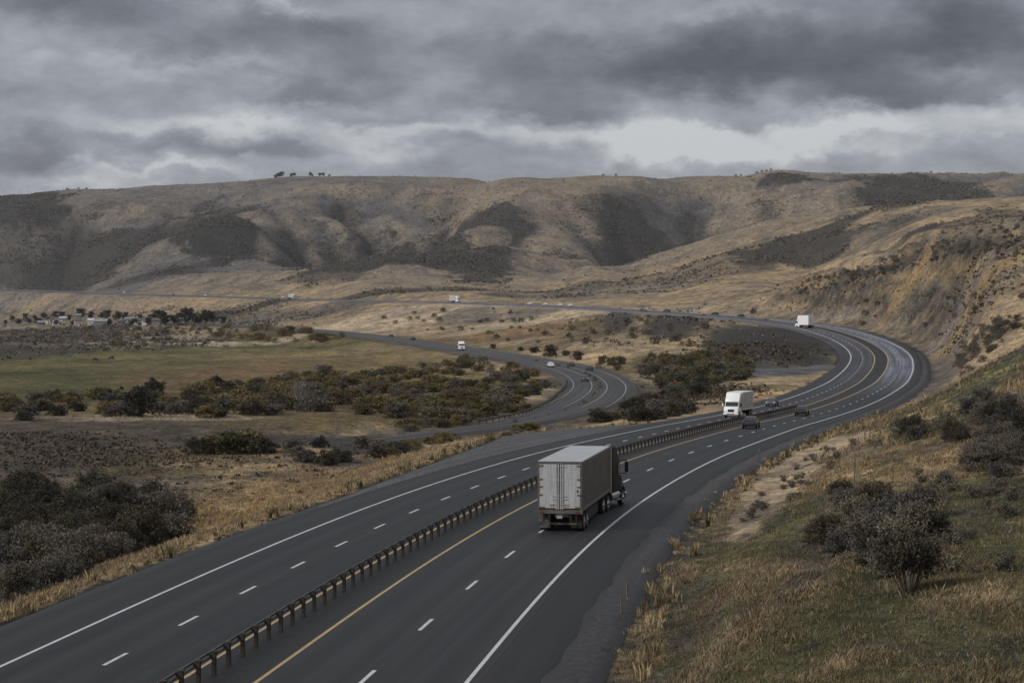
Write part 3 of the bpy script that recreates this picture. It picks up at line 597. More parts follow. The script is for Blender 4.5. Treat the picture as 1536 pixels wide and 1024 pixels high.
# ================================================================ MEDIAN GUARDRAIL
M_post = mat('weathered_post', (.028, .022, .018), .85, 0, .35, 6, bump=.3)
M_rail = mat('weathered_galvanised_steel', (.085, .08, .075), .5, .6, .3, 1.5, dirt=.5)
gs0, gs1 = HWY.s_at_Y(58), HWY.s_at_Y(330)
glat = lambda d: -.38*medh(d)
base = HWY.at(gs0, glat(gs0))
gr = empty('guardrail', tuple(base), 0, 'long median guardrail of dark weathered posts carrying a steel beam beside the yellow line', 'guardrail')
def rel(P): return P-base
wp = [(-.02, .50), (.055, .535), (.055, .57), (0, .60), (0, .62), (.055, .65), (.055, .69), (-.02, .725)]
for sgn, wp in ((-1, [(0, .52), (.05, .52), (.05, .57), (0, .57)]), (-1, [(0, .68), (.06, .68), (.06, .75), (0, .75)])):
    n = int((gs1-gs0)/1.9)+1; ss = np.linspace(gs0, gs1, n); rows = []
    for o, z in wp: rows.append(HWY.at(ss, glat(ss)+sgn*(.18+o), z)-base)
    k = len(rows); V = np.stack(rows, 1).reshape(-1, 3); i, j = np.meshgrid(np.arange(n-1), np.arange(k), indexing='ij')
    a = (i*k+j).ravel(); b2 = (i*k+(j+1) % k).ravel()
    link_mesh('rail_beam', np_mesh('rail_beam', V, np.stack([a, b2, b2+k, a+k], 1)), M_rail, gr)
def post_mb(mb, P, h, jit):
    rot = Matrix.Rotation(h+jit, 3, 'Z') @ Matrix.Rotation(jit*.6, 3, 'Y')
    def bx(c, d, bev): mb.box(tuple(Vector(P)+rot @ Vector(c)), d, bev, rot)
    bx((0, 0, .40), (.15, .16, .84), .012); bx((-.12, 0, .66), (.10, .14, .26), .01); bx((.02, .0, .80), (.22, .19, .05), .01)
ps = np.arange(gs0, gs1, 1.905)
rest = MB()
pm = MB(); post_mb(pm, (0, 0, 0), 0, 0); proto = None
for k_, s in enumerate(ps):
    P = HWY.at(s, glat(s))-base; h = HWY.heading(s); jit = random.uniform(-.05, .05)
    if k_ < 99:
        if proto is None: proto = o = pm.build('post', M_post, gr)
        else: o = proto.copy(); COL.objects.link(o); o.parent = gr
        o.location = P; o.rotation_euler = (random.uniform(-.02, .02), random.uniform(-.02, .02), h+jit)
    else: post_mb(rest, P, h, jit)
tag(rest.build('post', M_post, gr), kind='stuff')
# guardrail of the lower road
ls0, ls1 = 60, 235; llat = lambda d: -7.6*np.interp(d, [0, 60, 170], [.3, .42, 1])+0*d
b2_ = LOW.at(ls0, llat(ls0)); lg = empty('guardrail', tuple(b2_), 0, 'short guardrail along the near edge of the lower valley road', 'guardrail')
n = 90; ss = np.linspace(ls0, ls1, n); rows = [LOW.at(ss, llat(ss)+o, z)-b2_ for o, z in ((0, .45), (.06, .45), (.06, .75), (0, .75))]; V = np.stack(rows, 1).reshape(-1, 3)
i, j = np.meshgrid(np.arange(n-1), np.arange(4), indexing='ij'); a = (i*4+j).ravel(); b2 = (i*4+(j+1) % 4).ravel()
link_mesh('rail_beam', np_mesh('rail_beam', V, np.stack([a, b2, b2+4, a+4], 1)), M_rail, lg)
for s in np.arange(ls0, ls1, 3.8):
    o = proto.copy(); COL.objects.link(o); o.parent = lg; o.location = LOW.at(s, llat(s)-.12)-b2_; o.rotation_euler = (0, 0, LOW.heading(s))
# paved turnout inside the bend
tp_ = np.array([list(hit(x, y))[:2] for x, y in [(1246, 549), (1215, 555), (1180, 556), (1150, 554), (1122, 557), (1098, 563)]])
TO = Road(tp_, .5, 12, (np.array([0., 5000]), np.array([0., 0]))); TO.z = gsmooth(np.maximum.reduce([ground(TO.P[:, 0]+o, TO.P[:, 1]) for o in (-3, 0, 3)])[:, None], 9)[:, 0]+.22
ribbon(TO, 1, TO.s[-1]-1, [-4.2, 0, 4.2], 0, 'turnout', asphalt('asphalt_turnout', (.075, .075, .082), (.12, .12, .13)), 2, 1.2)
# delineator posts along the outer shoulder
M_del = mat('delineator_plastic', (.08, .065, .05), .6, 0, .3, 3)
M_ref = mat('reflector', (.25, .22, .18), .3)
dl = None
for Y in (178, 228, 250, 272, 297, 340, 392):
    s = HWY.s_at_Y(Y); P = HWY.at(s, medh(s)+CWY+RSH+.7, -.05)
    if dl is None:
        dl = empty('delineator_post', tuple(P), HWY.heading(s), 'thin brown marker post on the outer shoulder of the bend', 'marker post', 'marker posts along the outer shoulder')
        MB().box((0, 0, .47), (.08, .03, .94), .008).build('post', M_del, dl); MB().box((0, -.018, .84), (.06, .01, .12), .003).build('reflector', M_ref, dl); o = dl
    else: o = copy_tree(dl); o.location = P; o.rotation_euler = (0, 0, HWY.heading(s)+random.uniform(-.1, .1))
# ================================================================ VEHICLES
M_tyre = mat('tyre_rubber', (.014, .014, .014), .85, 0, .3, 8)
M_steel = mat('wheel_steel', (.42, .42, .43), .4, .7, .2, 5, dirt=.4)
M_alu = mat('weathered_aluminium', (.58, .595, .61), .42, .55, .12, 1.2, dirt=.35)
M_door = mat('trailer_door_paint', (.47, .48, .50), .5, .15, .10, 1.0, dirt=.5)
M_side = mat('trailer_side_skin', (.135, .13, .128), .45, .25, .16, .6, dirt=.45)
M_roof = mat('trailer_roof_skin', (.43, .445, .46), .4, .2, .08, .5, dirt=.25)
M_black = mat('black_chassis_paint', (.010, .0095, .0095), .75, 0, .4, 3)
M_rub = mat('mudflap_rubber', (.022, .021, .021), .8, 0, .3, 3)
M_flap = mat('dirty_mudflap', (.10, .10, .105), .8, 0, .3, 3, dirt=.6)
M_amber = mat('amber_lamp', (.38, .2, .05), .3); M_red = mat('red_lamp', (.16, .014, .012), .3)
M_rust = mat('rusty_hinge_steel', (.17, .12, .065), .7, .2, .4, 14)
M_white = mat('white_truck_paint', (.82, .83, .84), .35, 0, .05, .8, dirt=.18, coat=.2)
M_cabdark = mat('black_truck_paint', (.009, .009, .0098), .75, 0, .3, 2)
M_glass = mat('dark_window_glass', (.02, .024, .03), .08, 0, .3, 1)
M_chrome = mat('chrome', (.62, .62, .63), .18, 1, .1, 3)
M_plate = mat('licence_plate', (.30, .31, .33), .5)
M_boxgrey = mat('box_body_panel', (.45, .435, .41), .5, 0, .07, .6, dirt=.25)
M_lamp = mat('headlight_lens', (.75, .72, .62), .15)

def wheel(parent, x, y, r, w, side, name='wheel', dual=False, rimcol=None):
    """tyre with a rim and hub as sub-part; side +1 shows outwards to the right"""
    t = MB()
    for dx in ((0, -side*(w+.04)) if dual else (0,)):
        a = x+dx
        t.cyl((a-w/2, y, r), (a+w/2, y, r), r, 28, bev=.035)
    o = t.build(name, M_tyre, parent, True)
    q = MB(); e = x+side*w/2
    q.cyl((e-side*.05, y, r), (e+side*.012, y, r), r*.62, 24); q.cyl((e, y, r), (e+side*.07, y, r), r*.22, 16)
    for k in range(10):
        a = k*math.pi/5; q.cyl((e+side*.01, y+math.cos(a)*r*.42, r+math.sin(a)*r*.42), (e+side*.03, y+math.cos(a)*r*.42, r+math.sin(a)*r*.42), .02, 6)
    q.build('rim', rimcol or M_steel, o, True)
    return o

def lead_truck(loc, rz):
    t = empty('semi_truck', loc, rz, 'dark semi truck seen from behind hauling a weathered silver box trailer in the near lane', 'truck')
    L, W2, zb, zt = 13.4, 1.3, 1.16, 4.02
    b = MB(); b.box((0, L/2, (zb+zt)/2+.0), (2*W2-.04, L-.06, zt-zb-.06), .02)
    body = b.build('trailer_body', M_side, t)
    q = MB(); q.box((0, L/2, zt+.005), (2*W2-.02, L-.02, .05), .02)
    for k in range(1, 22): q.box((0, k*L/22, zt+.032), (2*W2-.12, .03, .008))
    q.build('roof', M_roof, t)
    # rivet posts and rub rails on the flanks
    q = MB()
    for s in (-1, 1):
        for k in range(1, 27): q.box((s*(W2-.012), k*L/27, (zb+zt)/2), (.02, .035, zt-zb-.3))
        q.box((s*(W2-.005), L/2, zb+.1), (.035, L-.04, .2), .01); q.box((s*(W2-.005), L/2, zt-.07), (.03, L-.04, .12), .01)
    q.build('side_rail', M_side, t)
    # rear frame
    q = MB()
    for s in (-1, 1): q.box((s*(W2-.055), -.03, (zb+zt)/2), (.11, .12, zt-zb), .01)
    q.box((0, -.03, zt-.06), (2*W2, .122, .14), .01); q.box((0, -.03, zb-.02), (2*W2+.04, .14, .22), .01)
    q.build('rear_frame', M_black if False else mat('rear_frame_steel', (.11, .105, .10), .6, .3, .35, 3, dirt=.5), t)
    for s in (-1, 1):
        d = MB(); x0, x1 = .02, W2-.12; cx = s*(x0+x1)/2; wd = x1-x0
        d.box((cx, -.055, (zb+zt)/2+.02), (wd, .05, zt-zb-.34), .008)
        for k in range(24):                                             # horizontal corrugation of the door skin
            z = zb+.24+k*(zt-zb-.48)/23
            for a, w_ in ((-.27*wd, .42*wd), (.2*wd, .38*wd)): d.box((cx+s*a*-1, -.084, z), (w_, .014, .045), .005)
        door = d.build('trailer_door', M_door, t)
        r = MB()
        for x in (.075, .19): r.cyl((s*x, -.115, zb+.1), (s*x, -.115, zt-.1), .024, 8)
        for x in (.075, .19):
            for z in (zb+.2, zb+.9, zb+1.8, zt-.25): r.box((s*x, -.105, z), (.09, .05, .06))
        r.box((s*.30, -.12, zb+.72), (.30, .03, .035)); r.box((s*.30, -.12, zb+.88), (.26, .03, .03))
        r.build('lock_rod', M_alu, door)
        for z, ww in ((zb+.24, .34), (zb+.95, .22), (zb+1.42, .22), (zb+1.85, .22), (zt-.24, .26)):
            h = MB(); h.box((s*(W2-.08-ww/2), -.097, z), (ww, .05, .095), .01); h.build('hinge', M_rust, door)
        g = MB()                                                         # faded lettering scraps low on each door
        for k, (dx, dz, a) in enumerate([(-.10, 0, .12), (.02, .03, .1), (.12, -.01, .09), (-.02, -.075, .2)]): g.box((s*.42+dx, -.096, zb+.36+dz), (a, .01, .03 if k != 3 else .02))
        g.build('decal', M_rub, door)
    lb = MB(); lb.box((W2-.27, -.1, zb+1.18), (.07, .03, .18), .008); lb.build('door_latch', M_black, t)
    # lamps in the sill, plate, underride guard
    for x in (-1.12, -.98, 0.98, 1.12): a = MB(); a.cyl((x, -.10, zb-.03), (x, -.125, zb-.03), .05, 14); a.build('tail_light', M_red, t)
    for x in (-.2, 0, .2): a = MB(); a.box((x, -.108, zb-.03), (.12, .03, .05), .008); a.build('marker_light', M_amber, t)
    a = MB()
    for x in (-.95, -.6, .6, .95): a.box((x, .02, .78), (.09, .1, .72), .01)
    a.box((0, -.02, .46), (2.3, .12, .13), .015); a.build('underride_guard', M_black, t)
    for x in (-.8, 0, .75): a = MB(); a.box((x, -.084, .46), (.42 if x else .2, .008, .05)); a.build('reflective_tape', M_rust, t)
    a = MB(); a.box((-.02, -.05, .84), (.33, .02, .17), .006); a.build('licence_plate', M_plate, t)
    for s in (-1, 1):
        a = MB(); a.quad([(s*1.22, .35, .18), (s*.58, .35, .18), (s*.58, .3, .98), (s*1.22, .3, .98)], .02)
        a.build('mud_flap', M_flap if s < 0 else M_rub, t)
    # running gear
    a = MB()
    for s in (-1, 1): a.box((s*.5, 6.2, 1.0), (.12, 12.2, .16)); a.box((s*.62, 1.6, .86), (.16, 3.2, .2))
    for y in (1.0, 2.25): a.cyl((-1, y, .52), (1, y, .52), .09, 12)
    for k in range(20): a.box((0, .5+k*.64, 1.08), (2.5, .08, .1))
    a.build('trailer_frame', M_black, t)
    for y in (1.0, 2.25):
        for s in (-1, 1): wheel(t, s*1.14, y, .52, .26, s, 'wheel', True)
    for s in (-1, 1):
        a = MB(); a.box((s*.85, 8.6, .75), (.14, .14, .9)); a.box((s*.85, 8.6, .3), (.26, .3, .04)); a.tube([(s*.85, 8.6, .6), (s*.5, 9.6, 1.0)], .04); a.build('landing_leg', M_black, t)
        a = MB(); a.box((s*1.2, 5.2, .72), (.04, 5.2, .62), .01); a.build('side_skirt', M_rub, t)
    # tractor, turned a little into the bend
    before = set(t.children)
    a = MB()
    for s in (-1, 1): a.box((s*.43, 14.2, .92), (.1, 8.2, .26))
    for y in (11.0, 12.3, 16.7): a.cyl((-1, y, .52), (1, y, .52), .1, 12)
    a.box((0, 11.6, 1.08), (1.0, 1.2, .1), .02); a.build('tractor_frame', M_black, t)
    for y in (11.0, 12.3):
        for s in (-1, 1): wheel(t, s*1.13, y, .52, .26, s, 'wheel', True, M_chrome)
    for s in (-1, 1): wheel(t, s*1.1, 16.7, .52, .3, s, 'wheel', False, M_chrome)
    a = MB(); a.prism([(13.75, 1.05), (13.75, 3.9), (14.7, 4.0), (15.55, 3.3), (16.0, 2.55), (16.15, 1.05)], -1.27, 1.27, .07, lambda y, z: 1-.05*max(0, z-2.4)); cab = a.build('cab', M_cabdark, t, True)
    for s in (-1, 1):
        w_ = MB(); w_.quad([(s*1.285, 15.1, 2.1), (s*1.285, 15.95, 2.05), (s*1.26, 15.62, 2.78), (s*1.26, 15.1, 2.85)], .015*s); w_.build('side_window', M_glass, cab)
    w_ = MB(); w_.quad([(-1.05, 16.06, 2.1), (1.05, 16.06, 2.1), (1.0, 15.68, 2.95), (-1.0, 15.68, 2.95)], .02); w_.build('windscreen', M_glass, cab)
    a = MB(); a.prism([(16.1, .8), (16.1, 2.08), (17.7, 1.8), (18.0, 1.55), (18.0, .75)], -1.02, 1.02, .1, lambda y, z: 1-.1*max(0, y-16.4)/1.6); a.build('hood', M_cabdark, t, True)
    for s in (-1, 1):
        a = MB(); a.prism([(16.0, .78), (16.05, 1.12), (16.4, 1.3), (17.0, 1.3), (17.4, 1.0), (17.45, .8), (17.25, .82), (17.0, 1.1), (16.45, 1.1), (16.2, .8)], s*.9, s*1.24, .03); a.build('fender', M_cabdark, t, True)
        a = MB(); a.cyl((s*1.0, 13.4, .82), (s*1.0, 15.5, .82), .31, 20, bev=.04); a.build('fuel_tank', M_chrome, t, True)
        a = MB(); a.box((s*1.2, 15.4, .5), (.2, 1.2, .06), .01); a.box((s*1.22, 15.4, .85), (.16, 1.1, .05), .01); a.build('step', M_steel, t)
        a = MB(); a.cyl((s*1.1, 13.62, 1.0), (s*1.1, 13.62, 3.9), .08, 14); a.build('exhaust_stack', M_chrome, t, True)
        a = MB(); a.tube([(s*1.2, 15.75, 3.0), (s*1.62, 15.85, 3.02), (s*1.66, 15.85, 2.9), (s*1.66, 15.85, 2.3), (s*1.62, 15.85, 2.15), (s*1.2, 15.75, 2.15)], .028)
        arm = a.build('mirror_arm', M_black, t); a = MB(); a.box((s*1.66, 15.85, 2.58), (.24, .13, .68), .04); a.build('mirror', M_black, arm)
        a = MB(); a.box((s*.78, 17.98, 1.15), (.3, .08, .22), .03); a.build('headlight', M_lamp, t)
    a = MB(); a.box((0, 18.05, .58), (2.4, .22, .36), .06); a.build('bumper', M_chrome, t)
    a = MB(); a.box((0, 18.0, 1.25), (1.1, .06, .8), .03); a.build('grille', M_chrome, t)
    Tm = Matrix.Translation((0, 11.6, 0)); Rm = Tm @ Matrix.Rotation(-R(6), 4, 'Z') @ Tm.inverted()
    for o in set(t.children)-before: o.matrix_local = Rm @ o.matrix_local
    return t
LT_D = 114.7
lt = lead_truck((( 840-CX)/FPX*LT_D, LT_D, -.004), -R(9.6))

def white_truck(loc, rz, label, box_len=7.0, group=None, trailer=True, h=3.85, flat=False, side=None):
    """front of the cab at y=0 looking along -y (towards the viewer when rz=0)"""
    t = empty('white_truck', loc, rz, label, 'truck', group)
    # cab with a tall roof fairing
    a = MB(); a.prism([(.55, .5), (.5, 1.0), (.62, 1.62), (1.05, 1.75), (1.35, 2.42), (2.9, 2.5), (2.9, .5)], -1.16, 1.16, .09, lambda y, z: 1-.06*max(0, z-1.4)); cab = a.build('cab', M_white, t, True)
    a = MB(); a.prism([(1.3, 2.44), (1.42, 2.75), (2.1, h-.1), (2.5, h-.02), (2.95, h-.05), (2.95, 2.44)], -1.13, 1.13, .1); f_ = a.build('roof_fairing', M_white, t, True)
    a = MB(); a.box((.1, 1.72, h-.75), (.28, .05, .09), .02); a.build('marker_light', M_black, f_)
    a = MB(); a.quad([(-1.0, .985, 1.80), (1.0, .985, 1.80), (.97, 1.27, 2.40), (-.97, 1.27, 2.40)], -.03); a.build('windscreen', M_glass, cab)
    for s in (-1, 1):
        a = MB(); a.quad([(s*1.15, 1.15, 1.72), (s*1.15, 2.1, 1.72), (s*1.12, 2.1, 2.36), (s*1.12, 1.42, 2.36)], .02*s); a.build('side_window', M_glass, cab)
        a = MB(); a.tube([(s*1.12, 1.2, 2.3), (s*1.42, 1.1, 2.28), (s*1.42, 1.1, 1.7), (s*1.12, 1.2, 1.68)], .022); am = a.build('mirror_arm', M_black, t); a = MB(); a.box((s*1.44, 1.1, 1.98), (.2, .12, .55), .04); a.build('mirror', M_black if s > 0 else M_white, am)
        a = MB(); a.box((s*.92, .52, .92), (.34, .12, .2), .04); a.build('headlight', M_lamp, t)
        a = MB(); a.box((s*1.12, .58, .9), (.08, .12, .14), .02); a.build('indicator', M_amber, t)
        wheel(t, s*1.05, 1.55, .5, .28, s, 'wheel')
        a = MB(); a.box((s*1.1, 2.55, .62), (.3, .8, .4), .04); a.build('step', M_white, t)
    a = MB(); a.box((0, .5, 1.12), (1.0, .08, .42), .05); a.build('grille', M_black, t)
    a = MB(); a.box((0, .47, .62), (2.36, .22, .34), .07); bmp = a.build('bumper', M_white, t); a = MB(); a.box((0, .37, .64), (1.3, .05, .14), .02); a.build('air_intake', M_black, bmp)
    a = MB()
    for s in (-1, 1): a.box((s*.42, 3.2+box_len/2, .85), (.1, box_len+3.4, .24))
    ys = (3.1+box_len-1.9, 3.1+box_len-.75) if box_len > 5 else (4.0, 5.15)
    for y in ys: a.cyl((-1, y, .5), (1, y, .5), .09, 10)
    if flat: a.box((0, 3.1+box_len/2, 1.12), (2.45, box_len, .16), .03)
    a.build('chassis', M_black, t)
    for y in ys:
        for s in (-1, 1): wheel(t, s*1.05, y, .5, .26, s, 'wheel', True)
    if not flat:
        a = MB(); a.box((0, 3.12+box_len/2, (1.12+h)/2), (2.5, box_len, h-1.12), .03); bx = a.build('box_body', side or M_boxgrey, t)
        a = MB(); a.box((0, 3.12+box_len/2, h+.004), (2.46, box_len-.04, .03), .01); a.build('roof', M_white, bx)
        a = MB()
        for s in (-1, 1):
            for yy in (3.13, 3.11+box_len): a.box((s*1.235, yy, (1.12+h)/2), (.06, .07, h-1.1), .01)
            a.box((s*1.24, 3.12+box_len/2, h-.05), (.05, box_len, .1), .01); a.box((s*1.24, 3.12+box_len/2, 1.16), (.05, box_len, .12), .01)
        a.build('edge_trim', M_white, bx)
        a = MB(); y = 3.13+box_len
        for s in (-1, 1): a.box((s*.6, y, (1.15+h)/2), (1.12, .05, h-1.4), .01)
        dr = a.build('rear_door', M_white, bx)
        a = MB(); 
        for s in (-1, 1): a.cyl((s*.12, y+.05, 1.25), (s*.12, y+.05, h-.15), .022, 8)
        a.build('lock_rod', M_steel, dr)
        a = MB(); a.box((0, y+.02, .62), (2.3, .12, .2), .02); a.build('rear_bumper', M_black, t)
        for s in (-1, 1): a = MB(); a.box((s*1.0, y+.05, .92), (.26, .05, .12), .01); a.build('tail_light', M_red, t)
    return t
def on_road(road, px, py, lat=None):
    """place something on the road surface where a sight line meets it"""
    P = None
    ss = np.linspace(5, road.s[-1]-8, 6000)
    l = (medh(ss) if road is HWY else 0*ss)
    C = road.at(ss, 0*ss); yy = HY-FPX*(C[:, 2]-EYE)/C[:, 1]
    if lat is None:
        i = int(np.argmin(np.abs(yy-py))); D = C[i, 1]; x = (px-CX)/FPX*D
        lat = (x-C[i, 0])*np.interp(ss[i], road.s, road.N[:, 0]); s = ss[i]
    else:
        Q = road.at(ss, np.full(ss.shape, lat)); xx = CX+FPX*Q[:, 0]/Q[:, 1]; y2 = HY-FPX*(Q[:, 2]-EYE)/Q[:, 1]
        s = ss[int(np.argmin((xx-px)**2*.15+(y2-py)**2))]
    return road.at(s, lat), road.heading(s), s, lat
def lane(s, k):  # k: -2 outer oncoming, -1 inner oncoming, 1 inner, 2 outer
    return float(np.sign(k)*(medh(s)+LANE*(abs(k)-.5)))
P, h_, sT, l_ = on_road(HWY, 1093, 627.5)
oncoming = white_truck(tuple(P), HWY.heading(sT)+R(-6), 'white box truck with high roof fairing driving towards the viewer beside the median guardrail', 6.6, h=3.9); oncoming.scale = (.93, .93, .93)
P, h_, sT, l_ = on_road(HWY, 1207, 491.8)
white_truck(tuple(P+np.array([-2.6, 5.0, .1])), R(180)+R(33), 'plain white box truck climbing away beyond the top of the highway bend', 5.2, h=4.8, side=M_white)
P, h, s_, l_ = on_road(HWY, 690, 453.6, 3.0)
white_truck(tuple(P), h+R(24), 'small white box truck far off on the upper highway below the dark brushy hill', 5.6, h=4.2)
P, h, s_, l_ = on_road(LOW, 692, 526.5, -4.2)
white_truck(tuple(P), h+R(-6), 'white flatbed truck coming down the lower valley road', 5.0, h=3.5, flat=True)
P, h, s_, l_ = on_road(HWY, 441, 447, -4)
white_truck(tuple(P), h+R(10), 'tiny white box truck on the far upper highway behind a lone white car', 7, h=3.6)

# ---- cars
def car_proto(paint, name='car', van=False):
    t = empty(name, (0, 0, 0))
    h = 1.46 if not van else 1.75
    lw_ = .9
    a = MB(); a.prism([(-2.25, .32), (-2.3, .72), (-2.15, .95), (-.9, 1.0), (1.1, .98), (2.0, .84), (2.25, .68), (2.28, .34)], -lw_, lw_, .09, lambda y, z: 1-.05*abs(y)/2.2-.04*max(0, z-.6)); a.build('body', paint, t, True)
    a = MB(); a.prism([(-1.95 if not van else -2.15, .96), (-1.25 if not van else -2.0, h), (.35, h), (1.25, .97)], -.8, .8, .08, lambda y, z: 1-.22*max(0, z-.96)/.5); cb = a.build('roof', paint, t, True)
    for s in (-1, 1):
        a = MB(); z1 = h-.08; x1 = .8*(1-.22*(z1-.96)/.5)
        a.quad([(s*.8, -1.45 if not van else -1.9, 1.02), (s*.8, 1.0, 1.02), (s*x1, .28, z1), (s*x1, -1.2 if not van else -1.85, z1)], .012*s); a.build('side_window', M_glass, cb)
    z1 = h-.07; x1 = .72*(1-.2*(z1-.96)/.5)
    a = MB(); a.quad([(-.7, 1.215, 1.01), (.7, 1.215, 1.01), (x1, .44, z1), (-x1, .44, z1)], .015); a.build('windscreen', M_glass, cb)
    y0, y1 = (-1.9, -1.30) if not van else (-2.14, -2.02)
    a = MB(); a.quad([(.68, y0, 1.02), (-.68, y0, 1.02), (-x1, y1, z1), (x1, y1, z1)], .015); a.build('rear_window', M_glass, cb)
    for s in (-1, 1):
        for y in (-1.4, 1.42): wheel(t, s*.82, y, .33, .22, s)
        a = MB(); a.box((s*.68, -2.24, .78), (.3, .1, .14), .03); a.build('tail_light', M_red, t)
        a = MB(); a.box((s*.66, 2.2, .68), (.32, .12, .13), .03); a.build('headlight', M_lamp, t)
        a = MB(); a.box((s*.98, .75, 1.0), (.16, .1, .12), .03); a.build('mirror', paint, t)
    a = MB(); a.box((0, -2.29, .5), (1.66, .1, .2), .04); a.build('rear_bumper', paint, t)
    return t
M_cb = mat('black_car_paint', (.018, .018, .02), .25, .2, .2, 1, coat=.6); M_cg = mat('grey_car_paint', (.075, .075, .078), .3, .4, .15, 1, coat=.5); M_cw = mat('white_car_paint', (.68, .69, .7), .3, 0, .06, 1, coat=.4); M_ct = mat('tan_car_paint', (.34, .26, .16), .4, .2, .12, 1, coat=.3)
PROTO = {}
def place_car(kind, P, rz, label, group=None, scale=1):
    if kind not in PROTO:
        o = car_proto(dict(black=M_cb, grey=M_cg, white=M_cw, tan=M_ct, blackvan=M_cb)[kind], kind.replace('black', 'dark').replace('darkvan', 'dark_suv')+('_car' if 'van' not in kind else ''), 'van' in kind); PROTO[kind] = o
    else: o = copy_tree(PROTO[kind])
    o.location = tuple(P); o.rotation_euler = (0, 0, rz); tag(o, label, 'car', group)
    if 'group' in o and not group: del o['group']
    return o
def car_on(kind, road, Y, lat, away, label, group=None, turn=0):
    s = road.s_at_Y(Y); l = lane(s, lat) if road is HWY else lat
    return place_car(kind, road.at(s, l, .004), road.heading(s)+(0 if away else math.pi)+turn, label, group)
car_on('black', HWY, 246, 1, True, 'black car driving away in the lane beside the guardrail, just past the white box truck')
car_on('black', HWY, 303, 1, True, 'dark car driving away furthest along the near carriageway before the bend')
car_on('grey', HWY, 345, -2, False, 'dark grey car following the white box truck towards the viewer')
G1 = 'cars far off on the upper highway'
for k, (px, py, lt_, kd, lb) in enumerate([(1146, 481.5, 3, 'tan', 'tan car on the upper highway just left of the white truck'), (1110, 477.5, 4, 'black', 'black car on the upper highway at the head of the bend'), (1072, 474, 4, 'black', None), (1052, 472, -4, 'tan', None), (1000, 469, 4, 'grey', None),
        (965, 466.5, -4, 'grey', None), (855, 460, 3, 'white', None), (840, 459, 3, 'white', None), (818, 458, 3, 'white', None), (795, 457, 3, 'white', None), (782, 456.5, 3, 'tan', None), (424, 446.5, -4, 'white', 'lone white car on the far upper highway ahead of the tiny box truck'), (462, 448, 3, 'tan', None), (308, 443.6, 3, 'white', None), (260, 442, -3, 'grey', None), (186, 440, 3, 'white', None), (95, 436.8, -3, 'grey', None)]):
    P, h, s, l = on_road(HWY, px, py, lt_)
    nice = dict(white='small white car far off on the upper highway', grey='small grey car far off on the upper highway', tan='small tan car far off on the upper highway', black='small black car far off on the upper highway')[kd]
    place_car(kd, P, h+(0 if lt_ > 0 else math.pi), lb or nice, G1)
G2 = 'cars on the lower valley road'
for px, py, lt_, kd, lb in [(828, 549, -4, 'white', 'small white car on the lower road above the brush thicket'), (853, 551, 3, 'grey', None), (880, 557, 4, 'grey', None), (871, 572, -3, 'black', 'black car in the middle of the lower road bend'), 
        (618, 511, 4, 'black', None), (585, 507, 4, 'grey', None)]:
    P, h, s, l = on_road(LOW, px, py, lt_)
    place_car(kd, P, h+(0 if lt_ > 0 else math.pi), lb or 'small %s car on the lower valley road' % kd, G2)
# ================================================================ VEGETATION
def leaf_mat(name, col, var=.24, sat=.25):
    m, nt, p = new_mat(name)
    oi = nd(nt, 'ShaderNodeObjectInfo'); geo = nd(nt, 'ShaderNodeNewGeometry')
    tc = nd(nt, 'ShaderNodeTexCoord').outputs['Object']
    f = noise_n(nt, tc, 1.4, 4, .7); f2 = nd(nt, 'ShaderNodeTexWhiteNoise'); nt.links.new(geo.outputs['Random Per Island'], f2.inputs['Vector'])
    lo = tuple(x*(1-var) for x in col); hi = (col[0]*(1+var*1.1), col[1]*(1+var), col[2]*(1+var*.8))
    c = mix_rgb(nt, ramp_n(nt, f, [(.3, 0.), (.7, 1.)]), lo, hi)
    c = mix_rgb(nt, 1, c, ramp_n(nt, f2.outputs['Value'], [(0, (.65, .65, .65)), (1, (1.4, 1.38, 1.3))]), 'MULTIPLY')
    c = mix_rgb(nt, 1, c, ramp_n(nt, oi.outputs['Random'], [(0, (.66, .70, .74)), (.5, (1, 1, 1)), (1, (1.4, 1.32, 1.2))]), 'MULTIPLY')
    nt.links.new(c, p.inputs['Base Color']); p.inputs['Roughness'].default_value = .8; p.inputs['Specular IOR Level'].default_value = .2
    MATS[name] = m; return m
LM = dict(olive=leaf_mat('olive_leaves', (.128, .106, .054)), rust=leaf_mat('rust_leaves', (.125, .098, .055)), sage=leaf_mat('sage_leaves', (.12, .108, .09)), dark=leaf_mat('dark_leaves', (.052, .048, .035)), greyb=leaf_mat('grey_twigs', (.098, .091, .085)), green=leaf_mat('green_leaves', (.078, .08, .036)))
M_bark = mat('bark', (.055, .045, .036), .9, 0, .35, 6)
M_palebark = mat('pale_bark', (.26, .235, .21), .9, 0, .2, 5)
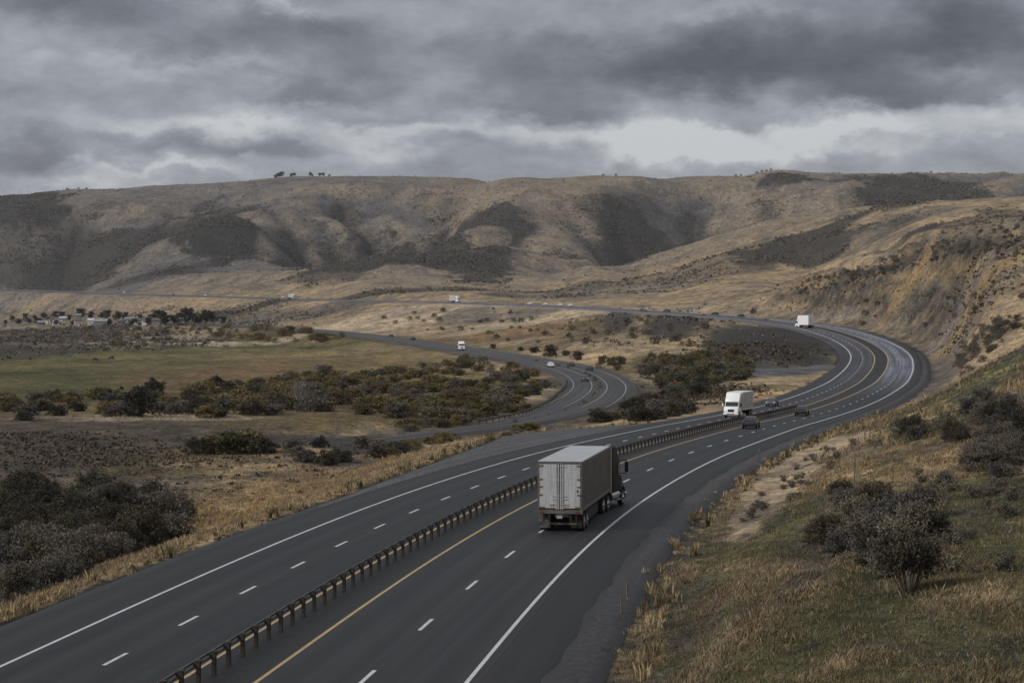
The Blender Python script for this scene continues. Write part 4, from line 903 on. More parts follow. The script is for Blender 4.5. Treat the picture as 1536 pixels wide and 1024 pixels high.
def stems_np(r, n, rx, ry, h, base_r=.05, spread=.85, fill=0):
    """tapered bent stems from the root; returns mesh arrays and tip positions"""
    V = []; F = []; tips = []
    def limb(p, q, r0, r1):
        p = np.array(p); q = np.array(q); d = q-p; d = d/np.linalg.norm(d)
        u = np.cross(d, [0.3, .5, .8]); u /= np.linalg.norm(u); w = np.cross(d, u); k = len(V)
        for c_, rr in ((p, r0), (q, r1)):
            for a in (0, 2.1, 4.2): V.append(c_+rr*(math.cos(a)*u+math.sin(a)*w))
        for a in range(3): F.append((k+a, k+(a+1) % 3, k+3+(a+1) % 3, k+3+a))
    for i in range(n):
        a = r.uniform(0, 2*math.pi); d = math.sqrt(r.uniform(0, 1))*spread
        root = np.array([.12*rx*math.cos(a)*d, .12*ry*math.sin(a)*d, -.15])
        tip = np.array([rx*math.cos(a)*d, ry*math.sin(a)*d, h*(r.uniform(.62, .98)-.35*d*d)])
        m1 = root+(tip-root)*.45+np.array([0, 0, .12*h]); 
        limb(root, m1, base_r, base_r*.65); limb(m1, tip, base_r*.65, base_r*.2)
        tips.append(tip)
        for k in range(3):
            b = m1+(tip-m1)*r.uniform(.1, .8); e = b+np.array([r.normal(0, .2*rx), r.normal(0, .2*ry), r.uniform(.05, .25)*h]); limb(b, e, base_r*.4, base_r*.12); tips.append(e)
    for i in range(int(n*fill)):                       # leafy skirts down to the ground
        a = r.uniform(0, 2*math.pi); d = r.uniform(0, 1)**.5; lump = .75+.25*math.sin(3*a+n)+r.normal(0, .08)
        tips.append(np.array([rx*lump*math.cos(a)*d, ry*lump*math.sin(a)*d, h*(1-.75*d*d)*r.uniform(.08, .85)]))
    return np.array(V), np.array(F), np.array(tips)
def leaves_np(r, tips, n, cl, ls, zmin=.04, up=.3):
    """leaf quads gathered round branch tips (uneven clumps with gaps)"""
    wts = r.uniform(.3, 1, len(tips)); wts /= wts.sum()
    k = r.choice(len(tips), n, p=wts)
    size = cl*r.uniform(.5, 1.15, len(tips))[k]
    dirv = r.normal(0, 1, (n, 3)); dirv /= np.linalg.norm(dirv, axis=1)[:, None]
    c_ = tips[k]+dirv*(size*r.uniform(.15, 1, n)**.5)[:, None]*np.array([1, 1, .72])
    c_[:, 2] = np.maximum(c_[:, 2], zmin+r.uniform(0, .15, n))
    a = r.normal(0, 1, (n, 3)); a[:, 2] = np.abs(a[:, 2])*.7+up; a /= np.linalg.norm(a, axis=1)[:, None]
    b = np.cross(a, r.normal(0, 1, (n, 3))); b /= np.linalg.norm(b, axis=1)[:, None]
    s = (ls*r.uniform(.5, 1.3, n))[:, None]
    V = np.stack([c_-b*s*.45, c_+a*s*.55-b*s*.1, c_+a*s*1.15+b*s*.25, c_+b*s*.5], 1).reshape(-1, 3)
    F = np.arange(4*n).reshape(n, 4); return V, F
PROT = {}
def shrub_meshes(key, seed, rx, ry, h, nst, nl, cl, ls, leafm, base_r=.05, spread=.9, stemm=None, fill=4):
    r = np.random.default_rng(seed)
    V, F, tips = stems_np(r, nst, rx, ry, h, base_r, spread, fill)
    PROT[key] = (np_mesh('stems', V, F), np_mesh('foliage', *leaves_np(r, tips, nl, cl, ls)))
    PROT[key][0].materials.append(stemm or M_bark); PROT[key][1].materials.append(LM[leafm] if isinstance(leafm, str) else leafm)
for q, lm in (('olive', 'olive'), ('rust', 'rust'), ('dark', 'dark'), ('greyb', 'greyb'), ('green', 'green')):
    for v in range(2): shrub_meshes(f'{q}{v}', hash(q) % 1 + 10*v+len(q)*7+ord(q[0]), 2.3, 2.1, 2.3+.5*v, 14, 2400, .55, .21, lm)
for v in range(3): shrub_meshes(f'sage{v}', 90+v, .75, .7, .85+.15*v, 10, 700, .22, .10, 'sage', .022)
for v in range(3): shrub_meshes(f'near{v}', 120+v, 1.15, 1.1, 1.55+.2*v, 22, 7000, .30, .075, ['greyb', 'dark', 'sage'][v], .026)
shrub_meshes('tall0', 131, 1.15, 1.1, 1.7, 26, 5200, .34, .08, 'dark', .026, fill=0)
for v in range(3): shrub_meshes(f'mass{v}', 140+v, 1.9, 1.8, 2.0+.3*v, 24, 6000, .42, .11, 'dark' if v != 1 else 'greyb', .035)
SN = [0]
PEND = []
HUE = dict(olive='olive brown', rust='rusty brown', dark='dark green', greyb='grey twiggy', green='green', sage='pale grey', near0='grey', tall0='dark', near1='blackish', near2='pale grey', mass0='blackish', mass1='dark grey', mass2='blackish')
KIND = dict(olive='willow_shrub', rust='willow_shrub', green='willow_shrub', sage='sagebrush')
def shrub(key, loc, s, rz, label, group, name='shrub', cat='shrub', sz=1.0):
    fam = key if key in HUE else key[:-1]
    if name == 'shrub': name = KIND.get(fam, 'shrub')
    if group:
        word = HUE[fam]; label = label if len(label.split()) > 2 else label+' of the far hills'; label = word+' '+name.replace('_', ' ')+' '+label; group = word+' '+name.replace('_', ' ')+'s '+label.split(' ', len((word+' '+name.replace('_', ' ')).split(' ')))[-1]
    PEND.append((name, key, Vector(loc), s, rz, label, group, cat, sz))
def flush_shrubs():
    by = {}
    for p_ in PEND: by.setdefault(p_[0], []).append(p_)
    for name, L in by.items():
        L.sort(key=lambda p_: -p_[3]*(.35 if p_[1].startswith('sage') else 1)/p_[2].y)
        for p_ in L[:290]: real_shrub(p_[1], p_[2], p_[3], p_[4], p_[5], p_[6], name, p_[7], p_[8])
        if len(L) > 290:
            Vs, Fs, mi, off = [], [], [], 0; mats_ = []
            for n_, key, P, s, rz, lb, gp, ct, sz in L[290:]:
                me = PROT[key][1]; n = len(me.vertices); v = np.empty(n*3, np.float32); me.vertices.foreach_get('co', v); v = v.reshape(-1, 3)[:4*900]; n = len(v)
                ca, sa = math.cos(rz), math.sin(rz)
                w_ = np.stack([(v[:, 0]*ca-v[:, 1]*sa)*s, (v[:, 0]*sa+v[:, 1]*ca)*s, v[:, 2]*s*sz], 1)+np.array(P)
                m_ = me.materials[0]
                if m_ not in mats_: mats_.append(m_)
                Vs.append(w_); Fs.append(np.arange(n).reshape(-1, 4)+off); mi.append(np.full(n//4, mats_.index(m_), np.int32)); off += n
            me = np_mesh('distant_'+name, np.concatenate(Vs), np.concatenate(Fs))
            o = link_mesh('distant_'+name, me, mats_); me.polygons.foreach_set('material_index', np.concatenate(mi))
            tag(o, 'the many small far off %s dotted over the valley slopes' % (name.replace('_', ' ')+('s' if name != 'sagebrush' else '')), 'brush', kind='stuff')
def real_shrub(key, loc, s, rz, label, group, name='shrub', cat='shrub', sz=1.0):
    o = empty(name, tuple(loc), rz, label, cat, group); o.scale = (s, s, s*sz)
    for nm, me in zip(('stems', 'foliage'), PROT[key]):
        c_ = bpy.data.objects.new(nm, me); COL.objects.link(c_); c_.parent = o
    return o
rr = np.random.default_rng(33)
def scatter(n, poly, keys, smin, smax, label, group, name='shrub', clear=11.5, sz=1.0, sink=.05, cat='shrub'):
    """n shrubs inside a patch of ground given by sight lines to its outline"""
    px = [p[0] for p in poly]; py = [p[1] for p in poly]; k = 0; tries = 0
    while k < n and tries < n*30:
        tries += 1
        x, y = rr.uniform(min(px), max(px)), rr.uniform(min(py), max(py))
        ins = False; j = len(poly)-1
        for i in range(len(poly)):
            if (py[i] > y) != (py[j] > y) and x < (px[j]-px[i])*(y-py[i])/(py[j]-py[i])+px[i]: ins = not ins
            j = i
        if not ins: continue
        P = hit(x, y)
        l1 = Rl(P.x, P.y)[0][0]; l2 = nearest(LOW, np.array([P.x]), np.array([P.y]), 3)[0][0]
        if abs(l1) < (15 if P.y < 600 else 14)+smax*1.3 or abs(l2) < clear+smax*.8: continue
        s = rr.uniform(smin, smax); P.z -= sink*s
        lab = label if isinstance(label, str) else label[k % len(label)]
        shrub(keys[int(rr.integers(len(keys)))], P, s, rr.uniform(0, 6.28), lab, group, name, cat, sz*rr.uniform(.85, 1.15)); k += 1
    return k
B = lambda x0, y0, x1, y1: [(x0, y0), (x1, y0), (x1, y1), (x0, y1)]
# the brush thicket between field and lower road
scatter(215, [(400, 580), (470, 562), (640, 556), (700, 548), (800, 546), (830, 560), (820, 590), (760, 612), (690, 632), (650, 640), (560, 622), (480, 618), (420, 622), (300, 618)], ['olive0', 'olive1', 'rust0', 'greyb1', 'greyb0', 'green0', 'olive0'], .75, 1.35, 'in the thicket inside the lower road bend', 'shrubs of the thicket inside the lower road bend', sz=.78)
scatter(60, [(270, 592), (300, 572), (420, 574), (440, 622), (300, 628)], ['olive0', 'olive1', 'dark0', 'rust0'], .8, 1.3, 'in the left end of the thicket below the green field', 'shrubs at the left end of the thicket', sz=.8)
scatter(46, [(0, 600), (120, 596), (270, 596), (300, 622), (120, 628), (0, 634)], ['dark0', 'olive1', 'olive0', 'greyb1'], .7, 1.15, 'in the row along the lower edge of the green field', 'dark shrubs along the lower edge of the green field', sz=.8)
shrub('dark1', hit(212, 625), 1.7, .4, 'big round dark bush standing in front of the shrub row below the field', None, 'bush', 'bush', 1.05)
shrub('dark0', hit(231, 592), 1.45, 1.4, 'round olive bush alone on the lower edge of the green field', None, 'bush', 'bush', .95)
for i, (x, y, s, k) in enumerate([(318, 680, 1.0, 'olive0'), (345, 680, 1.25, 'green0'), (372, 678, 1.15, 'olive1'), (395, 680, .95, 'dark0'), (296, 682, .8, 'dark1')]):
    shrub(k, hit(x, y), s, i*1.3, 'in the clump standing alone on the grey flat', 'shrub clump on the grey flat', 'shrub', 'shrub', .9)
scatter(26, [(440, 655), (610, 655), (640, 680), (520, 705), (420, 700)], ['greyb0', 'greyb1', 'sage1', 'sage2', 'dark0'], .45, .8, 'on the bare flat beyond the left verge', 'low grey shrubs beyond the left verge')
# dark mass left
scatter(64, [(0, 745), (140, 740), (250, 760), (285, 785), (270, 830), (190, 855), (110, 880), (60, 905), (0, 915)], ['mass0', 'mass1', 'mass2', 'mass0', 'near1'], .75, 1.25, 'in the big mass at the left edge', 'dark shrub mass at the left edge', clear=0)
scatter(44, [(40, 850), (180, 830), (270, 820), (300, 800), (250, 860), (120, 905), (10, 940)], ['near2', 'near2', 'near0', 'sage0', 'sage2'], .8, 1.3, 'mass', 'grey sagebrush in front of the left shrub mass', clear=0)
# bank between the roads
scatter(44, [(855, 612), (930, 598), (1020, 612), (1050, 628), (960, 634), (880, 634)], ['dark0', 'dark1', 'greyb0', 'olive0'], .7, 1.15, 'on the bank between the highway and the lower road', 'dark shrubs on the bank between the roads', clear=10, sz=.8)
scatter(64, [(960, 560), (1000, 545), (1060, 532), (1125, 540), (1125, 560), (1080, 590), (1000, 600), (975, 585)], ['dark0', 'dark1', 'olive1', 'green1', 'greyb1'], .9, 1.5, 'in the dense cluster inside the highway bend', 'dense shrub cluster inside the highway bend', clear=10, sz=.75)
scatter(30, [(890, 545), (960, 540), (1110, 530), (1110, 545), (960, 556), (900, 556)], ['dark0', 'olive0', 'olive1'], .7, 1.2, 'in the band beyond the lower road bend', 'shrub band beyond the lower road bend', clear=10)
for i, (x, y, s) in enumerate([(802, 529, 1.0), (826, 535, 1.5), (849, 533, .8), (865, 540, 1.1), (781, 526, .7), (740, 523, .7)]):
    shrub('dark%d' % (i % 2), hit(x, y), s, i, ['small round dark bush leading the row beside the lower road', 'largest round dark bush beside the far side of the lower road', 'small dark bush right of the largest one beside the lower road', 'dark bush nearest the thicket band beside the lower road', 'small dark bush left of the round pair beside the lower road', 'leftmost little bush beside the lower road truck'][i], None, 'bush', 'bush')
scatter(40, [(320, 488), (430, 490), (520, 506), (480, 515), (360, 513), (310, 505)], ['olive0', 'rust0', 'rust1', 'olive1'], .9, 1.6, 'in the strip beyond the green field', 'rusty shrub strip beyond the green field')
scatter(36, [(60, 505), (300, 500), (310, 518), (150, 528), (90, 520)], ['dark0', 'olive0', 'greyb1'], .6, 1.2, 'scattered over the pale strip beyond the field', 'dark shrubs on the pale strip beyond the field')
scatter(30, [(0, 490), (260, 492), (420, 490), (300, 498), (0, 500)], ['dark0', 'olive1', 'greyb0'], .6, 1.1, 'in the hedge in front of the farmstead', 'dark hedge shrubs in front of the farmstead')
scatter(20, [(560, 562), (700, 540), (740, 548), (640, 566)], ['olive0', 'dark0', 'rust0'], .6, 1.1, 'on the field edge above the thicket', 'small shrubs on the field edge above the thicket')
scatter(26, [(600, 640), (690, 628), (770, 614), (800, 612), (770, 622), (690, 638), (610, 648)], ['olive0', 'dark0', 'greyb0', 'rust1'], .45, .8, 'beside the near edge of the lower road', 'shrubs beside the lower road', clear=7, sz=.85)
scatter(24, [(560, 668), (680, 655), (800, 634), (845, 622), (850, 634), (720, 668), (600, 690)], ['greyb0', 'olive0', 'sage0', 'sage1'], .35, .65, 'between the left verge and the lower road', 'low shrubs between the verge and the lower road', clear=4, sz=.8)
for s in np.linspace(70, 420, 26):
    P = LOW.at(s+rr.uniform(-5, 5), rr.uniform(-.5, .5)*np.interp(s, [60, 170], [.4, 1]), -.1); shrub(['sage0', 'sage1', 'greyb0', 'greyb1'][int(rr.integers(4))], Vector(P), rr.uniform(.22, .45), s, 'in the median of the lower road', 'low shrubs in the median of the lower road', sz=.8)
# right bank
for i, (x, y, s, k) in enumerate([(1362, 893, 1.0, 'tall0'), (1338, 862, 1.0, 'near0'), (1300, 836, .95, 'near2'), (1262, 830, .8, 'near0'), (1240, 812, .75, 'near1'), (1285, 800, .95, 'near2'), (1325, 812, 1.1, 'near0'), (1372, 822, 1.05, 'near2'), (1398, 812, .85, 'near1'), (1350, 788, 1.1, 'near0'), (1310, 776, 1.0, 'near1'), (1275, 768, .9, 'near0'), (1390, 780, .9, 'near2'), (1260, 752, .7, 'near1'), (1345, 846, .95, 'near2'), (1315, 850, .85, 'near1'), (1385, 850, .75, 'near0'), (1218, 815, .5, 'near1')]):
    shrub(k, hit(x, y), s, i*2.1, 'tallest dark shrub with bare stems at the front of the big right bank clump' if i == 0 else 'in the big clump on the right bank', None if i == 0 else 'big shrub clump on the right bank', 'shrub', 'shrub', 1.25 if i == 0 else 1.0)
scatter(26, [(1430, 640), (1470, 600), (1540, 575), (1580, 590), (1580, 660), (1500, 660), (1440, 662)], ['mass0', 'mass1', 'mass1', 'near2'], .4, .8, 'in the clump under the crest at the right edge', 'dark shrub clump at the right edge', clear=0)
scatter(14, [(1360, 640), (1430, 630), (1440, 665), (1360, 668)], ['near0', 'near1', 'sage2'], .7, 1.1, 'left of the right edge clump', 'low grey shrubs beside the right edge clump', clear=0)
scatter(22, [(1460, 670), (1540, 665), (1540, 720), (1450, 710)], ['near0', 'near2', 'sage1'], .6, 1.0, 'below the clump at the right edge', 'grey shrubs below the right edge clump', clear=0)
scatter(30, [(1100, 720), (1250, 660), (1290, 660), (1270, 690), (1180, 760), (1080, 800), (1000, 830), (1040, 770)], ['sage0', 'sage1', 'sage2'], .35, .7, 'on the right bank beside the worn track', 'sagebrush beside the worn track', clear=0)
scatter(24, [(1300, 700), (1520, 700), (1530, 860), (1420, 900), (1430, 760)], ['sage0', 'sage1', 'sage2'], .35, .8, 'on the grassy right bank', 'sagebrush on the grassy right bank', clear=0)
scatter(80, [(1425, 540), (1470, 495), (1510, 470), (1530, 490), (1490, 530), (1440, 570)], ['dark0', 'greyb0', 'greyb1'], .35, .8, 'in the gully of the cut slope above the bend', 'dark shrubs in the cut slope gully', clear=0)
scatter(130, [(1180, 432), (1260, 408), (1400, 368), (1520, 338), (1536, 352), (1420, 392), (1280, 425), (1200, 445)], ['dark0', 'greyb0', 'greyb1', 'greyb0'], .3, .8, 'along the crest of the cut slope', 'dark shrubs along the cut slope crest', clear=0)
scatter(50, [(1110, 470), (1250, 440), (1400, 430), (1536, 420), (1536, 500), (1420, 520), (1330, 500), (1220, 470)], ['sage0', 'sage2', 'greyb0', 'dark0'], .5, 1.0, 'scattered on the ochre cut slope', 'small shrubs on the ochre cut slope', clear=12)
scatter(70, [(560, 470), (700, 462), (900, 470), (1090, 485), (1060, 520), (900, 520), (740, 510), (600, 490)], ['dark0', 'greyb0', 'sage1', 'olive0'], .5, 1.1, 'on the dry slope below the upper highway', 'small shrubs on the dry slope below the upper highway', clear=12)
# ---- trees of the farmstead and of the skyline
def tree_meshes(key, seed, rx, h, nl, leafm, ls):
    r = np.random.default_rng(seed); V = []; F = []; tips = []
    def limb(p, q, r0, r1, n=6):
        p = np.array(p, float); q = np.array(q, float); d = q-p; d /= np.linalg.norm(d); u = np.cross(d, [.3, .5, .8]); u /= np.linalg.norm(u); w = np.cross(d, u); k = len(V)
        for c_, rr_ in ((p, r0), (q, r1)):
            for a in range(n): V.append(c_+rr_*(math.cos(a*6.283/n)*u+math.sin(a*6.283/n)*w))
        for a in range(n): F.append((k+a, k+(a+1) % n, k+n+(a+1) % n, k+n+a))
    top = np.array([r.normal(0, .2), r.normal(0, .2), h*.8]); limb((0, 0, -.3), (top*.4), .28, .2); limb(top*.4, top, .2, .06); tips.append(top)
    for i in range(16):
        b = top*r.uniform(.22, .95); a = r.uniform(0, 6.28); L = rx*r.uniform(.5, .95); e = b+np.array([math.cos(a)*L, math.sin(a)*L, h*r.uniform(.02, .2)]); limb(b, e, .09, .03); tips.append(e); tips.append((b+e)/2+np.array([0, 0, .3]))
    PROT[key] = (np_mesh('trunk', np.array(V), np.array(F)), np_mesh('crown', *leaves_np(r, np.array(tips), nl, rx*.42, ls, .8)))
    PROT[key][0].materials.append(M_bark); PROT[key][1].materials.append(LM[leafm])
for v in range(3): tree_meshes('tree%d' % v, 300+v, 3.1+.3*v, 7+.8*v, 1300, 'dark', .55)
def tree(key, loc, s, label, group=None):
    o = empty('tree', tuple(loc), random.uniform(0, 6.28), label, 'tree', group); o.scale = (s, s, s)
    for nm, me in zip(('trunk', 'crown'), PROT[key]):
        c_ = bpy.data.objects.new(nm, me); COL.objects.link(c_); c_.parent = o
    return o
for i, (x, y, s) in enumerate([(8, 486, 1.0), (28, 487, 1.1), (44, 486, .9), (58, 485, 1.2), (72, 484, 1.0), (92, 480, 1.1), (104, 480, .9), (110, 489, .9), (122, 479, 1.3), (137, 478, 1.2), (152, 479, .9), (161, 481, 1.2), (166, 487, .9), (176, 482, 1.25), (188, 482, 1.0), (200, 489, 1.0), (222, 488, .9), (236, 486, 1.1), (248, 488, 1.35), (262, 488, .9), (278, 488, 1.3), (292, 487, 1.2), (309, 487, 1.3), (84, 488, .8), (134, 489, .8), (18, 482, .9), (38, 481, 1.0), (52, 480, .9), (66, 479, 1.0), (82, 478, 1.0), (212, 482, 1.0), (228, 482, .9), (242, 483, 1.0), (255, 482.5, .9), (270, 483, 1.0), (285, 483, .9), (300, 483, 1.0), (320, 486, .9), (335, 487, .7)]):
    tree('tree%d' % (i % 3), hit(x, y+.5), s*(1.0 if y < 483.5 or x > 225 else .8), 'rightmost dark round tree of the farmstead row' if x == 309 else 'dark round tree among the farmstead buildings', None if x == 309 else 'dark trees around the farmstead')
def crest(px, back=0.0):
    """point on the skyline in a bearing"""
    j = int(np.argmin(np.abs(GP-px))); sel = np.where(GD > 2600)[0]; i = sel[int(np.argmax((Z[sel, j]-EYE)/GD[sel]))]
    return Vector((GX[i, j], GY[i, j], Z[i, j]))
for i, (x, s) in enumerate([(412, 1.0), (417, 1.3), (422, 1.3), (438, 1.1), (442, 1.0), (465, 1.0), (468, .9), (480, 1.0), (484, .9), (495, .7)]):
    tree('tree%d' % (i % 3), crest(x)-Vector((0, 0, 1)), s*1.15, 'dark tree on the bare skyline of the long hill', 'dark trees on the skyline')
for i, x in enumerate([1105, 1112, 1135, 1143, 1150, 1158, 905, 925, 100, 118, 130, 1398]):
    shrub('dark%d' % (i % 2), crest(x)-Vector((0, 0, .4)), 1.6, i, 'on the skyline ridge', 'small bushes on the skyline ridge', 'shrub', 'shrub')
# bare pale tree at the thicket edge
r_ = np.random.default_rng(5); V_, F_, tp = stems_np(r_, 22, 1.9, 1.6, 5.6, .09, .8)
bt = empty('bare_tree', tuple(hit(449, 613)), 0, 'pale leafless tree standing in front of the thicket', 'tree')
o = link_mesh('trunk', np_mesh('trunk', V_, F_), M_palebark, bt)
vt, ft = leaves_np(r_, tp, 900, .55, .12); link_mesh('crown', np_mesh('crown', vt, ft), mat('pale_twigs', (.2, .185, .17), .9, 0, .25, 3), bt)

flush_shrubs()
# ---- low brush on the far hills: beyond counting
def brush_field(n, seed, y0, y1):
    r = np.random.default_rng(seed)
    W_ = GSCR*np.where((GY > y0) & (GY < y1) & (nearR < .1), 1, 0)*np.where((GP[None, :] > -250) & (GP[None, :] < 1800), 1, 0)*(GY < 4300)
    W_ = W_*(.12+sstep(-.05, .3, fbm(GX/40, GY/60, 5, 91)))*np.where(np.abs(LATA) < 22, 0, 1)*np.where(np.abs(LATB) < 18, 0, 1)
    cellw = np.gradient(GX, axis=1)*np.gradient(GY, axis=0); W2 = (W_*cellw*np.minimum(1, (1400/GY)**.6)).ravel(); W2 /= W2.sum()
    k = r.choice(W2.size, n, p=W2); x = GX.ravel()[k]+r.normal(0, 4, n); y = GY.ravel()[k]+r.normal(0, 6, n); z = ground(x, y)
    q = 6; s = r.uniform(.3, 1.0, n)**1.3*np.interp(y, [130, 300, 600, 1500, 3500], [.22, .38, .75, 1.3, 2.2])
    c_ = np.repeat(np.stack([x, y, z], 1), q, 0)+r.normal(0, .55, (n*q, 3))*np.repeat(s, q)[:, None]*np.array([1.3, 1.3, .35])+np.array([0, 0, .45])*np.repeat(s, q)[:, None]
    a = r.normal(0, 1, (n*q, 3)); a /= np.linalg.norm(a, axis=1)[:, None]; b = np.cross(a, r.normal(0, 1, (n*q, 3))); b /= np.linalg.norm(b, axis=1)[:, None]
    w = (np.repeat(s, q)*r.uniform(.4, .9, n*q))[:, None]
    V = np.stack([c_-a*w, c_-b*w*.8, c_+a*w, c_+b*w*.8], 1).reshape(-1, 3); return V, np.arange(4*n*q).reshape(-1, 4)
o = link_mesh('valley_scrub', np_mesh('valley_scrub', *brush_field(6500, 9, 125, 650)), leaf_mat('brown_scrub', (.082, .068, .05))); tag(o, 'low grey scrub spread over the bare flats left of the highway', 'brush', kind='stuff')
o = link_mesh('hillside_brush', np_mesh('hillside_brush', *brush_field(60000, 8, 650, 4300)), LM['greyb']); tag(o, 'dark low brush spread in patches over the far hills', 'brush', kind='stuff')

# ---- grass
def grass_mat(name):
    m, nt, p = new_mat(name); v = nd(nt, 'ShaderNodeVertexColor', layer_name='blade').outputs['Color']; geo = nd(nt, 'ShaderNodeNewGeometry')
    f = noise_n(nt, geo.outputs['Position'], 1.1, 3); c = mix_rgb(nt, 1, v, ramp_n(nt, f, [(.3, (.78, .78, .8)), (.7, (1.2, 1.18, 1.12))]), 'MULTIPLY')
    nt.links.new(c, p.inputs['Base Color']); p.inputs['Roughness'].default_value = .85; p.inputs['Specular IOR Level'].default_value = .15; return m
M_grass = grass_mat('grass_blades')
def cover_at(x, y):
    p = CX+FPX*x/y; i = np.clip(np.round(np.interp(np.log(y), LGD, np.arange(len(GD)))).astype(int), 0, len(GD)-1); j = np.clip(np.round(np.interp(p, GP, np.arange(len(GP)))).astype(int), 0, len(GP)-1)
    return np.where(TRK[i, j][..., None] > .35, .9, GCOL[i, j]), LATA[i, j], LATB[i, j]
def grass(n, d0, d1, p0, p1, seed, hmin, hmax, nb, keep, name, label, pw=1.0):
    r = np.random.default_rng(seed)
    u = r.uniform(0, 1, n); d = 1/(1/d0+(1/d1-1/d0)*u) if pw == 1 else np.exp(np.log(d0)+u*np.log(d1/d0))
    px = r.uniform(p0, p1, n); x = (px-CX)/FPX*d; y = d; colr, la, lb_ = cover_at(x, y)
    k = keep(px, x, y, la, lb_, r) & (colr.mean(1) < .8) & (r.uniform(0, 1, n) < .35+.9*sstep(-.25, .2, fbm(x/1.7, y/1.7, 3, seed)))
    x, y, colr = x[k], y[k], colr[k]; n = len(x); z = ground(x, y)
    u_ = r.uniform(0, 1, n)[:, None]; isg = (colr[:, 1] > colr[:, 0]*.92)[:, None]
    colr = np.where(isg & (u_ < .12), [[.17, .14, .085]], np.where(~isg & (u_ < .30), [[.07, .074, .036]], np.where(~isg & (u_ < .48), [[.11, .085, .06]], colr)))
    green = (colr[:, 1] > colr[:, 0]*.92)[:, None]; lum = colr.mean(1)
    hh = (r.uniform(hmin, hmax, n)*np.where(green[:, 0], .55, 1)*np.clip(lum/.14, .35, 1.7)*(1+.5*fbm(x/3, y/3, 3, seed+1)))
    q = nb; N = n*q
    bx = np.repeat(x, q)+r.normal(0, .27, N); by = np.repeat(y, q)+r.normal(0, .3, N); bz = np.repeat(z, q)-.03
    H = np.repeat(hh, q)*r.uniform(.5, 1.2, N); ang = r.uniform(0, 6.28, N); lean = r.uniform(.1, .75, N)*H
    wv = .005+.00011*by
    lx = np.cos(ang)*lean+.10*H; ly = np.sin(ang)*lean; a2 = r.uniform(0, 6.28, N); wx_, wy_ = np.cos(a2)*wv, np.sin(a2)*wv*.6
    V = np.stack([np.stack([bx-wx_, by-wy_, bz], 1), np.stack([bx+wx_, by+wy_, bz], 1), np.stack([bx+.35*lx+wx_*.7, by+.35*ly+wy_*.7, bz+H*.62], 1), np.stack([bx+lx, by+ly, bz+H], 1)], 1).reshape(-1, 3)
    cb = np.repeat(colr, q, 0)*r.uniform(.65, 1.35, (N, 1))*np.repeat(r.uniform(.75, 1.3, (n, 1)), q, 0)
    cb = np.repeat(np.clip(cb, .012, .6), 4, 0)
    o = link_mesh(name, np_mesh(name, V, np.arange(4*N).reshape(-1, 4), col=dict(blade=cb)), M_grass); tag(o, label, 'grass', kind='stuff'); return N
kr = lambda px, x, y, la, lb_, r: (la > 13.2+1.2*r.normal(0, .5, len(x))) & (px > 820)
N1 = grass(75000, 44, 150, 840, 1700, 401, .08, .26, 13, kr, 'bank_grass', 'tall dry and green grass covering the near right bank')
N2 = grass(9000, 150, 330, 940, 1620, 402, .3, .75, 9, lambda px, x, y, la, lb_, r: la > 13.5+r.normal(0, .5, len(x)), 'far_bank_grass', 'dry grass along the right bank before the bend', 2)
def kl(px, x, y, la, lb_, r):
    e = -la-(1.35+CWY+left_sh(y)); return (e > 1.0+r.normal(0, .25, len(x))) & (e < 22) & (lb_*lb_ > 130)
N3 = grass(48000, 66, 270, -80, 900, 403, .07, .22, 12, kl, 'verge_grass', 'golden dry grass on the left verge of the highway', 2)
grass(60000, 95, 340, -60, 640, 405, .07, .24, 8, lambda px, x, y, la, lb_, r: (la < -26) & (la > -900) & (lb_*lb_ > 130), 'flat_grass', 'short dry grass on the flat left of the highway', 2)
def clumps(n, d0, d1, right, seed, label, name):
    """taller seed-head clumps right at the pavement edge"""
    r = np.random.default_rng(seed); s = r.uniform(HWY.s_at_Y(d0), HWY.s_at_Y(d1), n); Y = Yof(s)
    lat = medh(s)+CWY+RSH+r.uniform(1.0, 3.0, n) if right else -medh(s)-CWY-left_sh(Y)-r.uniform(.7, 2.4, n)
    P = HWY.at(s, lat); x, y = P[:, 0], P[:, 1]; z = ground(x, y); q = 26; N = n*q
    H = np.repeat(.16+.6*r.uniform(0, 1, n)**3, q)*r.uniform(.55, 1.1, N); ang = r.uniform(0, 6.28, N); le = r.uniform(.05, .45, N)*H
    bx = np.repeat(x, q)+r.normal(0, .1, N); by = np.repeat(y, q)+r.normal(0, .1, N); bz = np.repeat(z, q)-.05; wv = .008+.00014*by; a2 = r.uniform(0, 6.28, N)
    wx_, wy_ = np.cos(a2)*wv, np.sin(a2)*wv
    V = np.stack([np.stack([bx-wx_, by-wy_, bz], 1), np.stack([bx+wx_, by+wy_, bz], 1), np.stack([bx+.4*np.cos(ang)*le+wx_, by+.4*np.sin(ang)*le+wy_, bz+.65*H], 1), np.stack([bx+np.cos(ang)*le, by+np.sin(ang)*le, bz+H], 1)], 1).reshape(-1, 3)
    base_c = np.where(r.uniform(0, 1, (n, 1)) < .6, [[.36, .28, .17]], np.where(r.uniform(0, 1, (n, 1)) < .5, [[.16, .12, .07]], [[.09, .085, .04]]))
    cb = np.repeat(np.repeat(base_c, q, 0)*r.uniform(.7, 1.3, (N, 1)), 4, 0)
    o = link_mesh(name, np_mesh(name, V, np.arange(4*N).reshape(-1, 4), col=dict(blade=cb)), M_grass); tag(o, label, 'grass', kind='stuff')
clumps(520, 62, 330, True, 411, 'pale seed head clumps along the right gravel edge', 'right_edge_grass')
clumps(620, 66, 270, False, 412, 'tufts along the left pavement edge', 'left_edge_grass')
